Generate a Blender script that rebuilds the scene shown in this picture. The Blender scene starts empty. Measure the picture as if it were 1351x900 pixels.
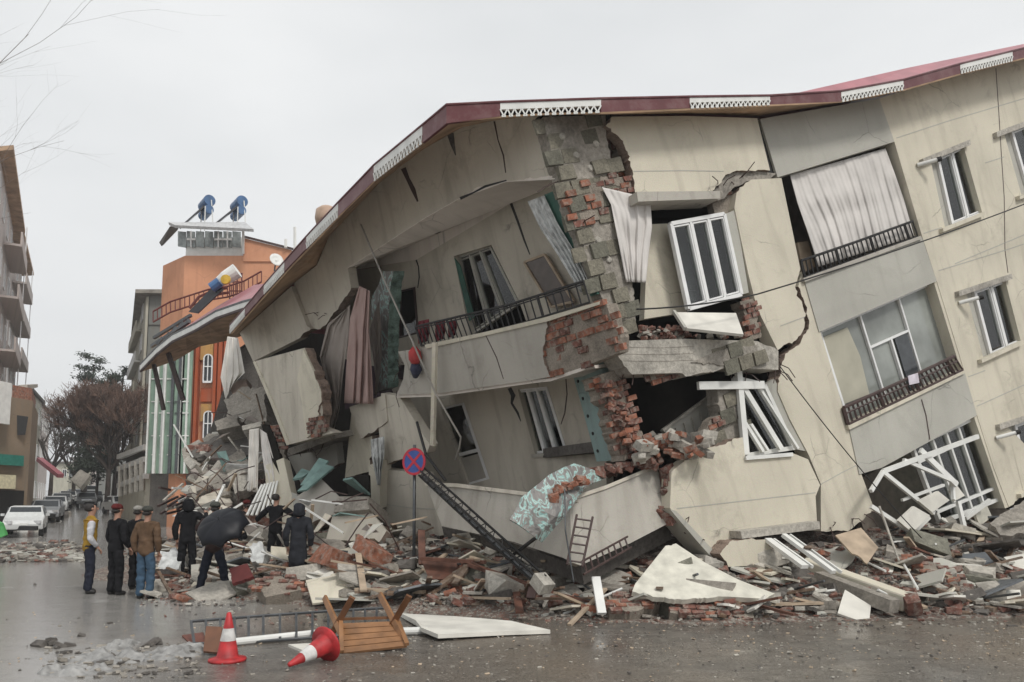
import bpy, bmesh, math, random
from mathutils import Vector, Matrix, noise
from mathutils.geometry import tessellate_polygon

# ------------------------------------------------------------------ camera
F, CX, CY, PITCH, EYE = 1000.0, 675.5, 568.7, math.radians(5.5), 1.7
C0 = Vector((0, 0, EYE))
scene = bpy.context.scene
col = scene.collection
cam_d = bpy.data.cameras.new('camera')
cam = bpy.data.objects.new('camera', cam_d); col.objects.link(cam)
cam.location = C0; cam.rotation_euler = (math.pi/2 + PITCH, 0, 0)
cam_d.sensor_width = 36; cam_d.lens = 36*F/1351; cam_d.shift_y = (CY-450)/1351
cam_d.clip_start = 0.1; cam_d.clip_end = 2000
scene.camera = cam
# ------------------------------------------------------------------ light
SUN_EL, SUN_AZ = 48, 146      # azimuth measured clockwise from +Y (behind the camera, to its right)
w = bpy.data.worlds.new('World'); scene.world = w; w.use_nodes = True
nt = w.node_tree; nt.nodes.clear()
wo = nt.nodes.new('ShaderNodeOutputWorld'); bg = nt.nodes.new('ShaderNodeBackground')
sky = nt.nodes.new('ShaderNodeTexSky'); sky.sky_type = 'NISHITA'; sky.sun_disc = False
sky.sun_elevation = math.radians(SUN_EL); sky.sun_rotation = math.radians(SUN_AZ)
sky.dust_density = 4; sky.air_density = 1.2
hs = nt.nodes.new('ShaderNodeHueSaturation'); hs.inputs['Saturation'].default_value = 0.08
tc = nt.nodes.new('ShaderNodeTexCoord'); mp = nt.nodes.new('ShaderNodeMapping'); mp.inputs['Scale'].default_value = (1, 1, 2.6)
cn = nt.nodes.new('ShaderNodeTexNoise'); cn.inputs['Scale'].default_value = 1.5; cn.inputs['Detail'].default_value = 4
cr = nt.nodes.new('ShaderNodeValToRGB')
cr.color_ramp.elements[0].position = .3; cr.color_ramp.elements[0].color = (6.0, 6.2, 6.35, 1)
cr.color_ramp.elements[1].position = .72; cr.color_ramp.elements[1].color = (7.9, 8.0, 8.05, 1)
mx = nt.nodes.new('ShaderNodeMix'); mx.data_type = 'RGBA'; mx.inputs[0].default_value = 0.86
nt.links.new(sky.outputs[0], hs.inputs['Color']); nt.links.new(tc.outputs['Generated'], mp.inputs[0])
nt.links.new(mp.outputs[0], cn.inputs['Vector']); nt.links.new(cn.outputs['Fac'], cr.inputs[0])
nt.links.new(hs.outputs[0], mx.inputs[6]); nt.links.new(cr.outputs[0], mx.inputs[7])
nt.links.new(mx.outputs[2], bg.inputs['Color']); bg.inputs['Strength'].default_value = 0.1
nt.links.new(bg.outputs[0], wo.inputs['Surface'])
sd = bpy.data.lights.new('sun', 'SUN'); sd.energy = 1.5; sd.angle = math.radians(12); sd.color = (1, .965, .91)
so = bpy.data.objects.new('sun', sd); col.objects.link(so)
az, el = math.radians(SUN_AZ), math.radians(SUN_EL)
sdir = Vector((math.sin(az)*math.cos(el), math.cos(az)*math.cos(el), math.sin(el)))
so.rotation_euler = sdir.to_track_quat('Z', 'Y').to_euler(); so.location = sdir*40
vs = scene.view_settings; vs.view_transform = 'Standard'; vs.look = 'None'; vs.gamma = 1; vs.use_curve_mapping = False
vs.exposure = 0.36
scene.render.engine = 'CYCLES'; scene.cycles.max_bounces = 5; scene.cycles.transparent_max_bounces = 8
scene.cycles.use_denoising = True

# ------------------------------------------------------------------ pixel -> place
_fw = Vector((0, math.cos(PITCH), math.sin(PITCH))); _up = Vector((0, -math.sin(PITCH), math.cos(PITCH)))
def ray(u, v):
    d = Vector(((u-CX)/F, 0, 0)) + _up*(-(v-CY)/F) + _fw
    return d/d.y
def P(u, v, Y): return C0 + ray(u, v)*Y
def G(u, v, z=0.0):
    r = ray(u, v); return C0 + r*((z-EYE)/r.z)
class Plane:
    def __init__(s, o, n, a=None):
        s.o = Vector(o); s.n = Vector(n).normalized()
        if s.n.dot(C0-s.o) < 0: s.n = -s.n            # normal faces the street
        a = Vector(a) if a is not None else Vector((0, 0, 1)).cross(s.n)
        s.a = (a - s.n*a.dot(s.n)).normalized(); s.b = s.n.cross(s.a).normalized()
    def hit(s, u, v, off=0.0):
        r = ray(u, v); return C0 + r*(((s.o + s.n*off) - C0).dot(s.n)/r.dot(s.n))
    def ab(s, p): d = p-s.o; return (d.dot(s.a), d.dot(s.b))
    def shift(s, off): return Plane(s.o+s.n*off, s.n, s.a)
def fit(*q):
    p = [P(*k) for k in q]
    return Plane(p[0], (p[1]-p[0]).cross(p[2]-p[0]))
def flat(Y): return Plane((0, Y, 0), (0, -1, 0), (1, 0, 0))

# ------------------------------------------------------------------ mesh builder
class MB:
    def __init__(s): s.v = []; s.f = []; s.uv = []; s.mi = []; s.smooth = False
    def add(s, vs_, fs, uv=None, mi=0):
        k = len(s.v); s.mi += list(mi) if isinstance(mi, (list, tuple)) else [mi]*len(fs); s.v += [Vector(p) for p in vs_]
        s.uv += list(uv) if uv else [(p[0]+p[1]*.7, p[2]) for p in s.v[k:]]
        s.f += [tuple(i+k for i in f) for f in fs]; return s
    def box(s, c, size, rot=None):
        c = Vector(c); h = Vector(size)/2
        vs_ = [Vector((x*h.x, y*h.y, z*h.z)) for x in (-1, 1) for y in (-1, 1) for z in (-1, 1)]
        if rot is not None: vs_ = [rot @ p for p in vs_]
        return s.add([p+c for p in vs_], [(0,1,3,2),(4,6,7,5),(0,4,5,1),(2,3,7,6),(0,2,6,4),(1,5,7,3)])
    def beam(s, p, q, wd, ht=None, side=None):
        p, q = Vector(p), Vector(q); ht = ht or wd; d = q-p
        if d.length < 1e-6: return s
        d.normalize(); sd_ = Vector(side) if side is not None else (Vector((0,0,1)) if abs(d.z) < .9 else Vector((1,0,0)))
        a = d.cross(sd_).normalized(); b = a.cross(d).normalized()
        vs_ = [e + a*i*wd/2 + b*j*ht/2 for e in (p, q) for i, j in ((-1,-1),(1,-1),(1,1),(-1,1))]
        return s.add(vs_, [(0,3,2,1),(4,5,6,7),(0,1,5,4),(1,2,6,5),(2,3,7,6),(3,0,4,7)])
    def tube(s, pts, r, n=6, cap=True):
        pts = [Vector(p) for p in pts]; m = len(pts); rr = r if isinstance(r, (list, tuple)) else [r]*m
        vs_ = []; pa = None
        for i, p in enumerate(pts):
            d = (pts[min(i+1, m-1)]-pts[max(i-1, 0)])
            d = d.normalized() if d.length > 1e-9 else Vector((0,0,1))
            if pa is None: pa = d.orthogonal().normalized()
            pa = (pa-d*pa.dot(d)); pa = pa.normalized() if pa.length > 1e-6 else d.orthogonal().normalized()
            b = d.cross(pa)
            for k in range(n):
                t = 2*math.pi*k/n; vs_.append(p + (pa*math.cos(t)+b*math.sin(t))*rr[i])
        fs = [(i*n+k, i*n+(k+1)%n, (i+1)*n+(k+1)%n, (i+1)*n+k) for i in range(m-1) for k in range(n)]
        if cap: fs += [tuple(reversed(range(n))), tuple((m-1)*n+k for k in range(n))]
        return s.add(vs_, fs)
    def lathe(s, o, prof, n=20, axis=(0,0,1), flute=0, seg=0):
        axis = Vector(axis).normalized(); a = axis.orthogonal().normalized(); b = axis.cross(a); o = Vector(o)
        vs_ = []
        for r, h in prof:
            for k in range(n):
                t = 2*math.pi*k/n; vs_.append(o+axis*h+(a*math.cos(t)+b*math.sin(t))*r)
        m = len(prof)
        fs = [(i*n+k, i*n+(k+1)%n, (i+1)*n+(k+1)%n, (i+1)*n+k) for i in range(m-1) for k in range(n)]
        return s.add(vs_, fs)
    def chunk(s, c, size, seed, rot=None, jag=.35):
        r = random.Random(seed); bm = bmesh.new(); sz = Vector(size)/2
        for x in (-1, 1):
            for y in (-1, 1):
                for z in (-1, 1):
                    bm.verts.new((x*sz.x*(1-jag*r.random()), y*sz.y*(1-jag*r.random()), z*sz.z*(1-jag*r.random())))
        for _ in range(5):
            d = Vector((r.uniform(-1,1), r.uniform(-1,1), r.uniform(-1,1)))
            bm.verts.new((d.x*sz.x, d.y*sz.y, d.z*sz.z))
        bmesh.ops.convex_hull(bm, input=bm.verts); bm.verts.ensure_lookup_table()
        dead = [v for v in bm.verts if not v.link_faces]
        for v in dead: bm.verts.remove(v)
        bm.verts.index_update()
        R = rot if rot is not None else Matrix.Rotation(r.uniform(0, 6.3), 3, 'Z') @ Matrix.Rotation(r.uniform(-.5, .5), 3, 'X') @ Matrix.Rotation(r.uniform(-.5, .5), 3, 'Y')
        s.add([R @ v.co + Vector(c) for v in bm.verts], [tuple(v.index for v in f.verts) for f in bm.faces]); bm.free(); return s
    def build(s, name, mat, parent=None, smooth=None, bevel=0, solid=0, org=True):
        me = bpy.data.meshes.new(name)
        me.from_pydata([tuple(v) for v in s.v], [], s.f)
        uvl = me.uv_layers.new(name='UVMap')
        for lp in me.loops: uvl.data[lp.index].uv = s.uv[lp.vertex_index]
        if any(s.mi): me.polygons.foreach_set('material_index', s.mi)
        me.update()
        bm = bmesh.new(); bm.from_mesh(me); bmesh.ops.recalc_face_normals(bm, faces=bm.faces); bm.to_mesh(me); bm.free()
        sm = s.smooth if smooth is None else smooth
        if sm: me.polygons.foreach_set('use_smooth', [True]*len(me.polygons))
        mats = mat if isinstance(mat, (list, tuple)) else [mat]
        for m_ in mats: me.materials.append(m_)
        o = bpy.data.objects.new(name, me); col.objects.link(o)
        if org:                                              # put the origin at the middle of the mesh's base
            if s.v:
                lo = Vector([min(v[i] for v in s.v) for i in range(3)]); hi = Vector([max(v[i] for v in s.v) for i in range(3)])
                c = Vector(((lo.x+hi.x)/2, (lo.y+hi.y)/2, lo.z)); me.transform(Matrix.Translation(-c)); o.location = c
        if parent is not None: attach(o, parent)
        if bevel:
            b = o.modifiers.new('bevel', 'BEVEL'); b.width = bevel; b.segments = 2; b.limit_method = 'ANGLE'
        if solid:
            b = o.modifiers.new('solid', 'SOLIDIFY'); b.thickness = solid
        return o
def worldloc(o):
    l = Vector(o.location); p = o.parent
    while p is not None: l = l + Vector(p.location); p = p.parent
    return l
def attach(o, parent):                                    # things are built unrotated: offsets are enough
    o.location = Vector(o.location) - worldloc(parent); o.parent = parent
def tag(o, label=None, cat=None, group=None, kind=None):
    if label: o['label'] = label
    if cat: o['category'] = cat
    if group: o['group'] = group
    if kind: o['kind'] = kind
    return o
def empty(name, loc, label, cat, group=None):
    o = bpy.data.objects.new(name, None); col.objects.link(o); o.location = loc; o.empty_display_size = .2
    return tag(o, label, cat, group)
def ragged(pts, amp=1.6, step=3.2, seed=1):
    """pts: (u, v) or (u, v, 1) - a third value makes the edge to the next point ragged"""
    r = random.Random(seed); out = []; fl = []
    for i, p in enumerate(pts):
        q = pts[(i+1) % len(pts)]; rg = len(p) > 2 and p[2] and amp > 0; out.append((p[0], p[1])); fl.append(1 if rg else 0)
        if rg:
            d = math.hypot(q[0]-p[0], q[1]-p[1]); n = max(1, int(d/step)); a = amp*p[2]; z = r.uniform(0, 50)
            for k in range(1, n):
                t = (k+r.uniform(-.35, .35))/n; nx, ny = -(q[1]-p[1])/d, (q[0]-p[0])/d
                o_ = a*(1.9*noise.noise(Vector((t*d*.06, z, 0)))+1.3*noise.noise(Vector((t*d*.21, z, 5)))+r.uniform(-.45, .45))*min(1, 4*t, 4*(1-t)+.1)
                out.append((p[0]+(q[0]-p[0])*t+nx*o_, p[1]+(q[1]-p[1])*t+ny*o_)); fl.append(1)
    return out, fl
def slab_mb(mb, loops3, nrm, t, pl, flags=None):
    """outer loop and holes (3D, coplanar), extruded by t away from the normal"""
    tri = tessellate_polygon(loops3)
    allp = [p for l in loops3 for p in l]; n = len(allp)
    back = [p - nrm*t for p in allp]
    fs = [tuple(x) for x in tri] + [tuple(reversed([i+n for i in x])) for x in tri]; mi = [0]*len(fs)
    k = 0
    for li, l in enumerate(loops3):
        m = len(l)
        for i in range(m):
            a, b = k+i, k+(i+1) % m; fs.append((a, b, b+n, a+n)); mi.append(flags[li][i] if flags else 0)
        k += m
    uv = [pl.ab(p) for p in allp] + [(pl.ab(p)[0]+t*.7, pl.ab(p)[1]+t*.7) for p in allp]
    mb.add(allp+back, fs, uv, mi); return mb
def inpoly(x, y, pg):
    c = False; j = len(pg)-1
    for i in range(len(pg)):
        if (pg[i][1] > y) != (pg[j][1] > y) and x < (pg[j][0]-pg[i][0])*(y-pg[i][1])/(pg[j][1]-pg[i][1]+1e-12)+pg[i][0]: c = not c
        j = i
    return c
def panel(name, pts, pl, t, mat, parent=None, holes=(), off=0.0, seed=1, amp=1.6, mb=None, bevel=0):
    own = mb is None
    if own: mb = MB()
    rg = [ragged(l, amp, seed=seed+i) for i, l in enumerate([list(pts)]+[list(h) for h in holes])]
    loops = [[pl.hit(u, v, off) for u, v in l] for l, _ in rg]
    slab_mb(mb, loops, pl.n, t, pl, [f for _, f in rg])
    mats = [mat, EDGE.get(mat.name, mat)]
    kind = BRICKY.get(mat.name)
    if kind and own:                                       # real courses of bricks or blocks standing proud of the mortar
        bw, bh, gap, keep, m1, m2, mort = kind; rn = random.Random(seed*7+3); mats = [mort, mort, m1, m2]
        pg = [pl.ab(p) for p in loops[0]]; x0, x1 = min(p[0] for p in pg), max(p[0] for p in pg); y0, y1 = min(p[1] for p in pg), max(p[1] for p in pg)
        y = y0; row = 0
        while y < y1:
            x = x0-bw*(row % 2)/2
            while x < x1:
                cx, cy = x+bw/2, y+bh/2; p = pl.o+pl.a*cx+pl.b*cy+pl.n*off
                ins = sum(inpoly(cx+dx*bw*.42, cy+dy*bh*.42, pg) for dx in (-1, 1) for dy in (-1, 1))
                if ins >= 2 and noise.noise(p*1.7+Vector((seed, 0, 0))) < keep and rn.random() < .88:
                    d = rn.uniform(-.04, .045); w_, h_ = (bw-gap)/2, (bh-gap)/2; vs_ = []
                    for sx in (-1, 1):
                        for sy in (-1, 1):
                            for sz in (-.05, d+.02):
                                k_ = rn.uniform(.86, 1.03); vs_.append(p+pl.a*sx*w_*k_+pl.b*sy*h_*rn.uniform(.86, 1.03)+pl.n*(sz+rn.uniform(-.006, .006)))
                    mb.add(vs_, [(0,1,3,2),(4,6,7,5),(0,4,5,1),(2,3,7,6),(0,2,6,4),(1,5,7,3)], None, rn.choice((2, 2, 3)))
                x += bw
            y += bh; row += 1
    return mb.build(name, mats, parent, bevel=bevel) if own else mb
def lerp(a, b, t): return a+(b-a)*t
def bil(q, s, t): return lerp(lerp(q[0], q[1], s), lerp(q[3], q[2], s), t)
def cloth(name, left, right, pl, mat, parent=None, off=0.0, folds=6, amp=.06, n=90, m=30, seed=1, drift=.25, thick=.004):
    def at(poly, t):
        x = t*(len(poly)-1); i = min(int(x), len(poly)-2); f = x-i
        return (lerp(poly[i][0], poly[i+1][0], f), lerp(poly[i][1], poly[i+1][1], f))
    mb = MB(); vs_ = []; uv = []
    for j in range(m+1):
        t = j/m; l, r_ = at(left, t), at(right, t)
        for i in range(n+1):
            s = i/n; u, v = lerp(l[0], r_[0], s), lerp(l[1], r_[1], s)
            ph = s*folds*2*math.pi + drift*math.sin(t*3+s*5+seed)*2
            w_ = .5+.9*noise.noise(Vector((s*folds*.35, seed*3.1, t*.5)))
            d = amp*.62*(math.sin(ph+1.6*noise.noise(Vector((s*folds*.6, t*1.2, seed))))*w_+.3*math.sin(ph*2.3+seed))*(.4+.6*t) + .05*noise.noise(Vector((s*5, t*4, seed)))
            vs_.append(pl.hit(u, v, off+d)); uv.append((s, t))
    fs = [(j*(n+1)+i, j*(n+1)+i+1, (j+1)*(n+1)+i+1, (j+1)*(n+1)+i) for j in range(m) for i in range(n)]
    mb.add(vs_, fs, uv); mb.smooth = True
    return mb.build(name, mat, parent, solid=thick)
def jlerp(poly, t):
    x = t*(len(poly)-1); i = min(int(x), len(poly)-2); return poly[i].lerp(poly[i+1], x-i)

# ------------------------------------------------------------------ materials
MATS = {}
def nodes(name):
    m = bpy.data.materials.new(name); m.use_nodes = True; t = m.node_tree
    b = t.nodes['Principled BSDF']; MATS[name] = m; return m, t, b
def ramp(t, src, stops):
    r = t.nodes.new('ShaderNodeValToRGB'); e = r.color_ramp.elements
    while len(e) > 1: e.remove(e[-1])
    e[0].position, e[0].color = stops[0][0], (*stops[0][1], 1)
    for p, c in stops[1:]:
        x = e.new(p); x.color = (*c, 1)
    t.links.new(src, r.inputs[0]); return r.outputs[0]
def tex(t, kind, scale, detail=4, vec=None, sc=None, **kw):
    n = t.nodes.new(kind)
    if 'Scale' in n.inputs: n.inputs['Scale'].default_value = scale
    if 'Detail' in n.inputs: n.inputs['Detail'].default_value = detail
    for k, v in kw.items():
        if k in n.inputs: n.inputs[k].default_value = v
        else: setattr(n, k, v)
    if vec is not None:
        if sc is not None:
            mp_ = t.nodes.new('ShaderNodeMapping'); mp_.inputs['Scale'].default_value = sc
            t.links.new(vec, mp_.inputs[0]); vec = mp_.outputs[0]
        t.links.new(vec, n.inputs['Vector'])
    return n
def mixc(t, fac, a, b, mode='MIX'):
    n = t.nodes.new('ShaderNodeMix'); n.data_type = 'RGBA'; n.blend_type = mode
    for i, x in ((0, fac), (6, a), (7, b)):
        if hasattr(x, 'links'): t.links.new(x, n.inputs[i])
        elif i == 0: n.inputs[0].default_value = x
        else: n.inputs[i].default_value = (*x, 1)
    return n.outputs[2]
def bump(t, b, h, strength=.3, dist=.02):
    n = t.nodes.new('ShaderNodeBump'); n.inputs['Strength'].default_value = strength; n.inputs['Distance'].default_value = dist
    t.links.new(h, n.inputs['Height']); t.links.new(n.outputs[0], b.inputs['Normal'])
def setp(b, **k):
    for a, v in k.items():
        a = {'rough': 'Roughness', 'metal': 'Metallic', 'spec': 'Specular IOR Level'}[a]; b.inputs[a].default_value = v
def coords(t, uv=False):
    if uv:
        n = t.nodes.new('ShaderNodeUVMap'); n.uv_map = 'UVMap'; return n.outputs[0]
    g = t.nodes.new('ShaderNodeNewGeometry'); return g.outputs['Position']
def mul(c, k): return tuple(x*k for x in c)
def simple(name, c, rough=.7, metal=0, var=.25, scale=6, bmp=.15, spec=.5):
    m, t, b = nodes(name); setp(b, rough=rough, metal=metal, spec=spec); v = coords(t)
    n = tex(t, 'ShaderNodeTexNoise', scale, 6, v)
    t.links.new(ramp(t, n.outputs['Fac'], [(.3, mul(c, 1-var)), (.7, mul(c, 1+var*.6))]), b.inputs['Base Color'])
    n2 = tex(t, 'ShaderNodeTexNoise', scale*9, 5, v); bump(t, b, n2.outputs['Fac'], bmp, .01); return m
def plaster(name, c, stain=(.20, .17, .13), amount=.5, rough=.85, bmp=.25):
    m, t, b = nodes(name); setp(b, rough=rough, spec=.3); v = coords(t, True)
    big = tex(t, 'ShaderNodeTexNoise', .55, 6, v)
    base = ramp(t, big.outputs['Fac'], [(.3, mul(c, .86)), (.55, c), (.75, mul(c, 1.07))])
    st = tex(t, 'ShaderNodeTexNoise', 1.0, 7, v, (3.1, .42, 1), Distortion=.6)
    sm = ramp(t, st.outputs['Fac'], [(.50, (0, 0, 0)), (.72, (amount,)*3)])
    c1 = mixc(t, sm, base, stain)
    sp = tex(t, 'ShaderNodeTexNoise', 3.2, 9, v, Roughness=.7)
    s2 = ramp(t, sp.outputs['Fac'], [(.56, (0, 0, 0)), (.74, (amount*.7,)*3)])
    c2 = mixc(t, s2, c1, mul(c, .62))
    wv = tex(t, 'ShaderNodeTexNoise', 2.2, 5, v); wc = mixc(t, .22, v, wv.outputs['Color'], 'ADD')
    ck = tex(t, 'ShaderNodeTexVoronoi', .75, 2, wc, feature='DISTANCE_TO_EDGE'); cm = tex(t, 'ShaderNodeTexNoise', .8, 3, v)
    mm = t.nodes.new('ShaderNodeMath'); mm.operation = 'MULTIPLY'; t.links.new(ramp(t, ck.outputs['Distance'], [(.0, (1,)*3), (.006, (0,)*3)]), mm.inputs[0]); t.links.new(ramp(t, cm.outputs['Fac'], [(.50, (0,)*3), (.60, (.75,)*3)]), mm.inputs[1])
    c2 = mixc(t, mm.outputs[0], c2, mul(c, .3))
    gr_ = tex(t, 'ShaderNodeTexNoise', .9, 8, v, Roughness=.75, Distortion=.5)
    c2 = mixc(t, ramp(t, gr_.outputs['Fac'], [(.55, (0,)*3), (.70, (amount*1.1,)*3)]), c2, mul(stain, .9))
    fine = tex(t, 'ShaderNodeTexNoise', 40, 4, v)
    c3 = mixc(t, .12, c2, fine.outputs['Color'], 'OVERLAY')
    t.links.new(c3, b.inputs['Base Color'])
    ad = t.nodes.new('ShaderNodeMath'); ad.operation = 'ADD'
    t.links.new(sp.outputs['Fac'], ad.inputs[0]); t.links.new(fine.outputs['Fac'], ad.inputs[1])
    bump(t, b, ad.outputs[0], bmp, .015); return m
def concrete(name, c, var=.35, scale=1.6, bmp=.8, rough=.9):
    m, t, b = nodes(name); setp(b, rough=rough, spec=.3); v = coords(t)
    n = tex(t, 'ShaderNodeTexNoise', scale, 9, v, Roughness=.65)
    n2 = tex(t, 'ShaderNodeTexNoise', scale*9, 6, v, Roughness=.7)
    a = ramp(t, n.outputs['Fac'], [(.3, mul(c, 1-var)), (.5, c), (.72, mul(c, 1+var*.7))])
    t.links.new(mixc(t, .45, a, ramp(t, n2.outputs['Fac'], [(.3, (.12,)*3), (.7, (.85,)*3)]), 'OVERLAY'), b.inputs['Base Color'])
    bump(t, b, n2.outputs['Fac'], bmp, .03); return m
def brickmat(name, c1, c2, mortar, bw=.2, bh=.1, ms=.012, patch=None, bmp=.8):
    m, t, b = nodes(name); setp(b, rough=.9, spec=.2); v = coords(t, True)
    d = tex(t, 'ShaderNodeTexNoise', 3, 3, v); dm = mixc(t, .035, v, d.outputs['Color'], 'ADD')
    k = t.nodes.new('ShaderNodeTexBrick'); k.inputs['Scale'].default_value = 1
    k.inputs['Brick Width'].default_value = bw; k.inputs['Row Height'].default_value = bh; k.inputs['Mortar Size'].default_value = ms
    k.inputs['Color1'].default_value = (*c1, 1); k.inputs['Color2'].default_value = (*c2, 1); k.inputs['Mortar'].default_value = (*mortar, 1)
    t.links.new(dm, k.inputs['Vector'])
    n = tex(t, 'ShaderNodeTexNoise', 7, 8, v, Roughness=.7)
    o = mixc(t, .6, k.outputs['Color'], ramp(t, n.outputs['Fac'], [(.3, (.15,)*3), (.7, (.85,)*3)]), 'OVERLAY')
    if patch:
        p = tex(t, 'ShaderNodeTexNoise', 2.2, 7, v, Roughness=.6)
        o = mixc(t, ramp(t, p.outputs['Fac'], [(patch[1]-.02, (0,)*3), (patch[1]+.02, (1,)*3)]), o, patch[0])
    t.links.new(o, b.inputs['Base Color'])
    ad = t.nodes.new('ShaderNodeMath'); ad.operation = 'SUBTRACT'
    t.links.new(n.outputs['Fac'], ad.inputs[0]); t.links.new(k.outputs['Fac'], ad.inputs[1]); bump(t, b, ad.outputs[0], bmp, .03); return m
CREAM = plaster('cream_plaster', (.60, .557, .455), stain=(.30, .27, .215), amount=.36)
CREAM_L = plaster('cream_plaster_shaded_side', (.54, .50, .425), stain=(.24, .205, .165), amount=.40)  # street face's shade put into a darker copy of the cream plaster
GREYP = plaster('grey_plaster', (.43, .42, .375), stain=(.28, .265, .23), amount=.25)
GREYL = plaster('balcony_plaster', (.42, .395, .35), stain=(.2, .18, .15), amount=.35)
CEIL = plaster('balcony_ceiling_paint', (.72, .66, .60), amount=.2)
TEALW = plaster('pale_teal_wall', (.25, .34, .33), stain=(.15, .15, .13), amount=.3)
DARKIN = simple('room_shade_and_dark_slab', (.018, .016, .014), .95, spec=.1)  # near-black colour stands in for the shade inside rooms, gaps and openings
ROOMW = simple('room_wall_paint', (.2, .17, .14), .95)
CONC = concrete('broken_concrete', (.29, .265, .23))
CONCL = concrete('pale_broken_concrete', (.40, .375, .33))
CONCD = concrete('dark_wet_concrete', (.115, .105, .095))
STONE = brickmat('concrete_block_column', (.155, .145, .11), (.20, .185, .15), (.27, .25, .215), .62, .42, .022, patch=((.34, .31, .265), .57))
BRICKW = brickmat('hollow_brick_wall', (.36, .125, .065), (.27, .09, .048), (.40, .36, .31), .22, .13, .016, patch=((.42, .37, .31), .52))
BRICKR = brickmat('red_brick_core', (.27, .095, .055), (.18, .06, .038), (.24, .19, .155), .2, .1, .016, patch=((.26, .22, .18), .56))
BRICKD = simple('broken_brick', (.175, .075, .055), .92, var=.65, scale=7, bmp=.8)
BRICKO = simple('orange_brick', (.27, .105, .062), .92, var=.55, scale=7, bmp=.8)
REDF = simple('maroon_fascia', (.115, .022, .026), .42, var=.2, scale=3)
PINKR = simple('red_sheet_roof', (.36, .12, .14), .38, var=.2, scale=2)
WHITEF = simple('white_fascia', (.70, .70, .67), .5, var=.12, scale=3)
PVC = simple('white_window_frame', (.74, .74, .73), .35, var=.08, scale=5, bmp=.03)
SOFF = simple('plywood_soffit', (.44, .29, .18), .8, var=.4, scale=1.6)
BLACKM = simple('black_iron', (.018, .017, .017), .5, metal=.3, var=.3)
BROWNM = simple('brown_iron', (.055, .03, .026), .55, var=.3)
GREYM = simple('grey_steel', (.10, .105, .11), .45, metal=.6, var=.3)
FOAM = simple('white_board', (.66, .64, .58), .8, var=.2, scale=2.5)
FOAMD = simple('speckled_insulation_board', (.60, .58, .50), .85, var=.22, scale=5)
TEALB = simple('teal_insulation', (.17, .27, .25), .7, var=.3, scale=5)
GREENB = simple('dark_green_board', (.03, .10, .075), .6, var=.4, scale=3)
WOOD = simple('wet_planks', (.15, .095, .06), .75, var=.45, scale=4, bmp=.4)
WOODP = simple('pale_timber', (.42, .33, .24), .8, var=.3, scale=4)
RUST = simple('rusty_sheet', (.13, .055, .035), .75, var=.5, scale=5)
FOIL = simple('crumpled_plastic_sheet', (.55, .56, .55), .35, var=.4, scale=8, bmp=.6)
def dusty(m, c=(.30, .265, .225), k=.7, sc=11):
    t = m.node_tree; b = t.nodes['Principled BSDF']; src = b.inputs['Base Color'].links[0].from_socket; v = coords(t)
    n = tex(t, 'ShaderNodeTexNoise', sc, 7, v, Roughness=.7); t.links.new(mixc(t, ramp(t, n.outputs['Fac'], [(.47, (0,)*3), (.62, (k,)*3)]), src, c), b.inputs['Base Color'])
dusty(BRICKD); dusty(BRICKO, k=.6); dusty(WOOD, k=.4, sc=6); dusty(REDF, (.2,.15,.14), .3, 3)
EDGEM = concrete('broken_wall_core', (.27, .205, .165), var=.55, scale=5)
EDGE = {'cream_plaster': EDGEM, 'cream_plaster_shaded_side': EDGEM, 'grey_plaster': EDGEM, 'balcony_plaster': EDGEM, 'pale_teal_wall': EDGEM}
MORT = concrete('crumbly_mortar', (.27, .235, .195), scale=4)
BLK1 = concrete('worn_block', (.20, .185, .145), scale=2.5); BLK2 = concrete('green_grey_block', (.15, .145, .115), scale=2.5)
BRICKY = {'hollow_brick_wall': (.22, .125, .018, .12, BRICKO, BRICKD, MORT), 'red_brick_core': (.2, .1, .014, .9, BRICKD, BRICKO, MORT), 'concrete_block_column': (.34, .27, .014, .35, BLK1, BLK2, CONC)}
def clothmat(name, c, tr=.25):
    m, t, b = nodes(name); setp(b, rough=.9, spec=.15); v = coords(t)
    n = tex(t, 'ShaderNodeTexNoise', 2.5, 5, v)
    t.links.new(ramp(t, n.outputs['Fac'], [(.3, mul(c, .82)), (.7, c)]), b.inputs['Base Color'])
    n2 = tex(t, 'ShaderNodeTexNoise', 25, 3, v); bump(t, b, n2.outputs['Fac'], .2, .01)
    return m
CURT = clothmat('off_white_curtain', (.66, .63, .60)); CURTP = clothmat('dusty_pink_curtain', (.42, .30, .275))
CURTG = clothmat('grey_beige_curtain', (.34, .30, .27)); CURTW = clothmat('cream_awning_cloth', (.68, .65, .60))
def glassmat(name, tint=(.9, .94, .92), extra=.03):
    m = bpy.data.materials.new(name); m.use_nodes = True; t = m.node_tree; t.nodes.clear()
    o = t.nodes.new('ShaderNodeOutputMaterial'); g = t.nodes.new('ShaderNodeBsdfGlossy'); g.inputs['Roughness'].default_value = .04
    tr = t.nodes.new('ShaderNodeBsdfTransparent'); tr.inputs[0].default_value = (*tint, 1)
    f = t.nodes.new('ShaderNodeFresnel'); f.inputs[0].default_value = 1.5
    a = t.nodes.new('ShaderNodeMath'); a.operation = 'ADD'; a.inputs[1].default_value = extra; a.use_clamp = True
    x = t.nodes.new('ShaderNodeMixShader'); t.links.new(f.outputs[0], a.inputs[0]); t.links.new(a.outputs[0], x.inputs[0])
    t.links.new(tr.outputs[0], x.inputs[1]); t.links.new(g.outputs[0], x.inputs[2]); t.links.new(x.outputs[0], o.inputs[0]); return m
GLASS = glassmat('window_glass')
FROST = simple('balcony_glazing', (.26, .275, .255), .16, var=.35, scale=1.2, bmp=.02)
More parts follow.
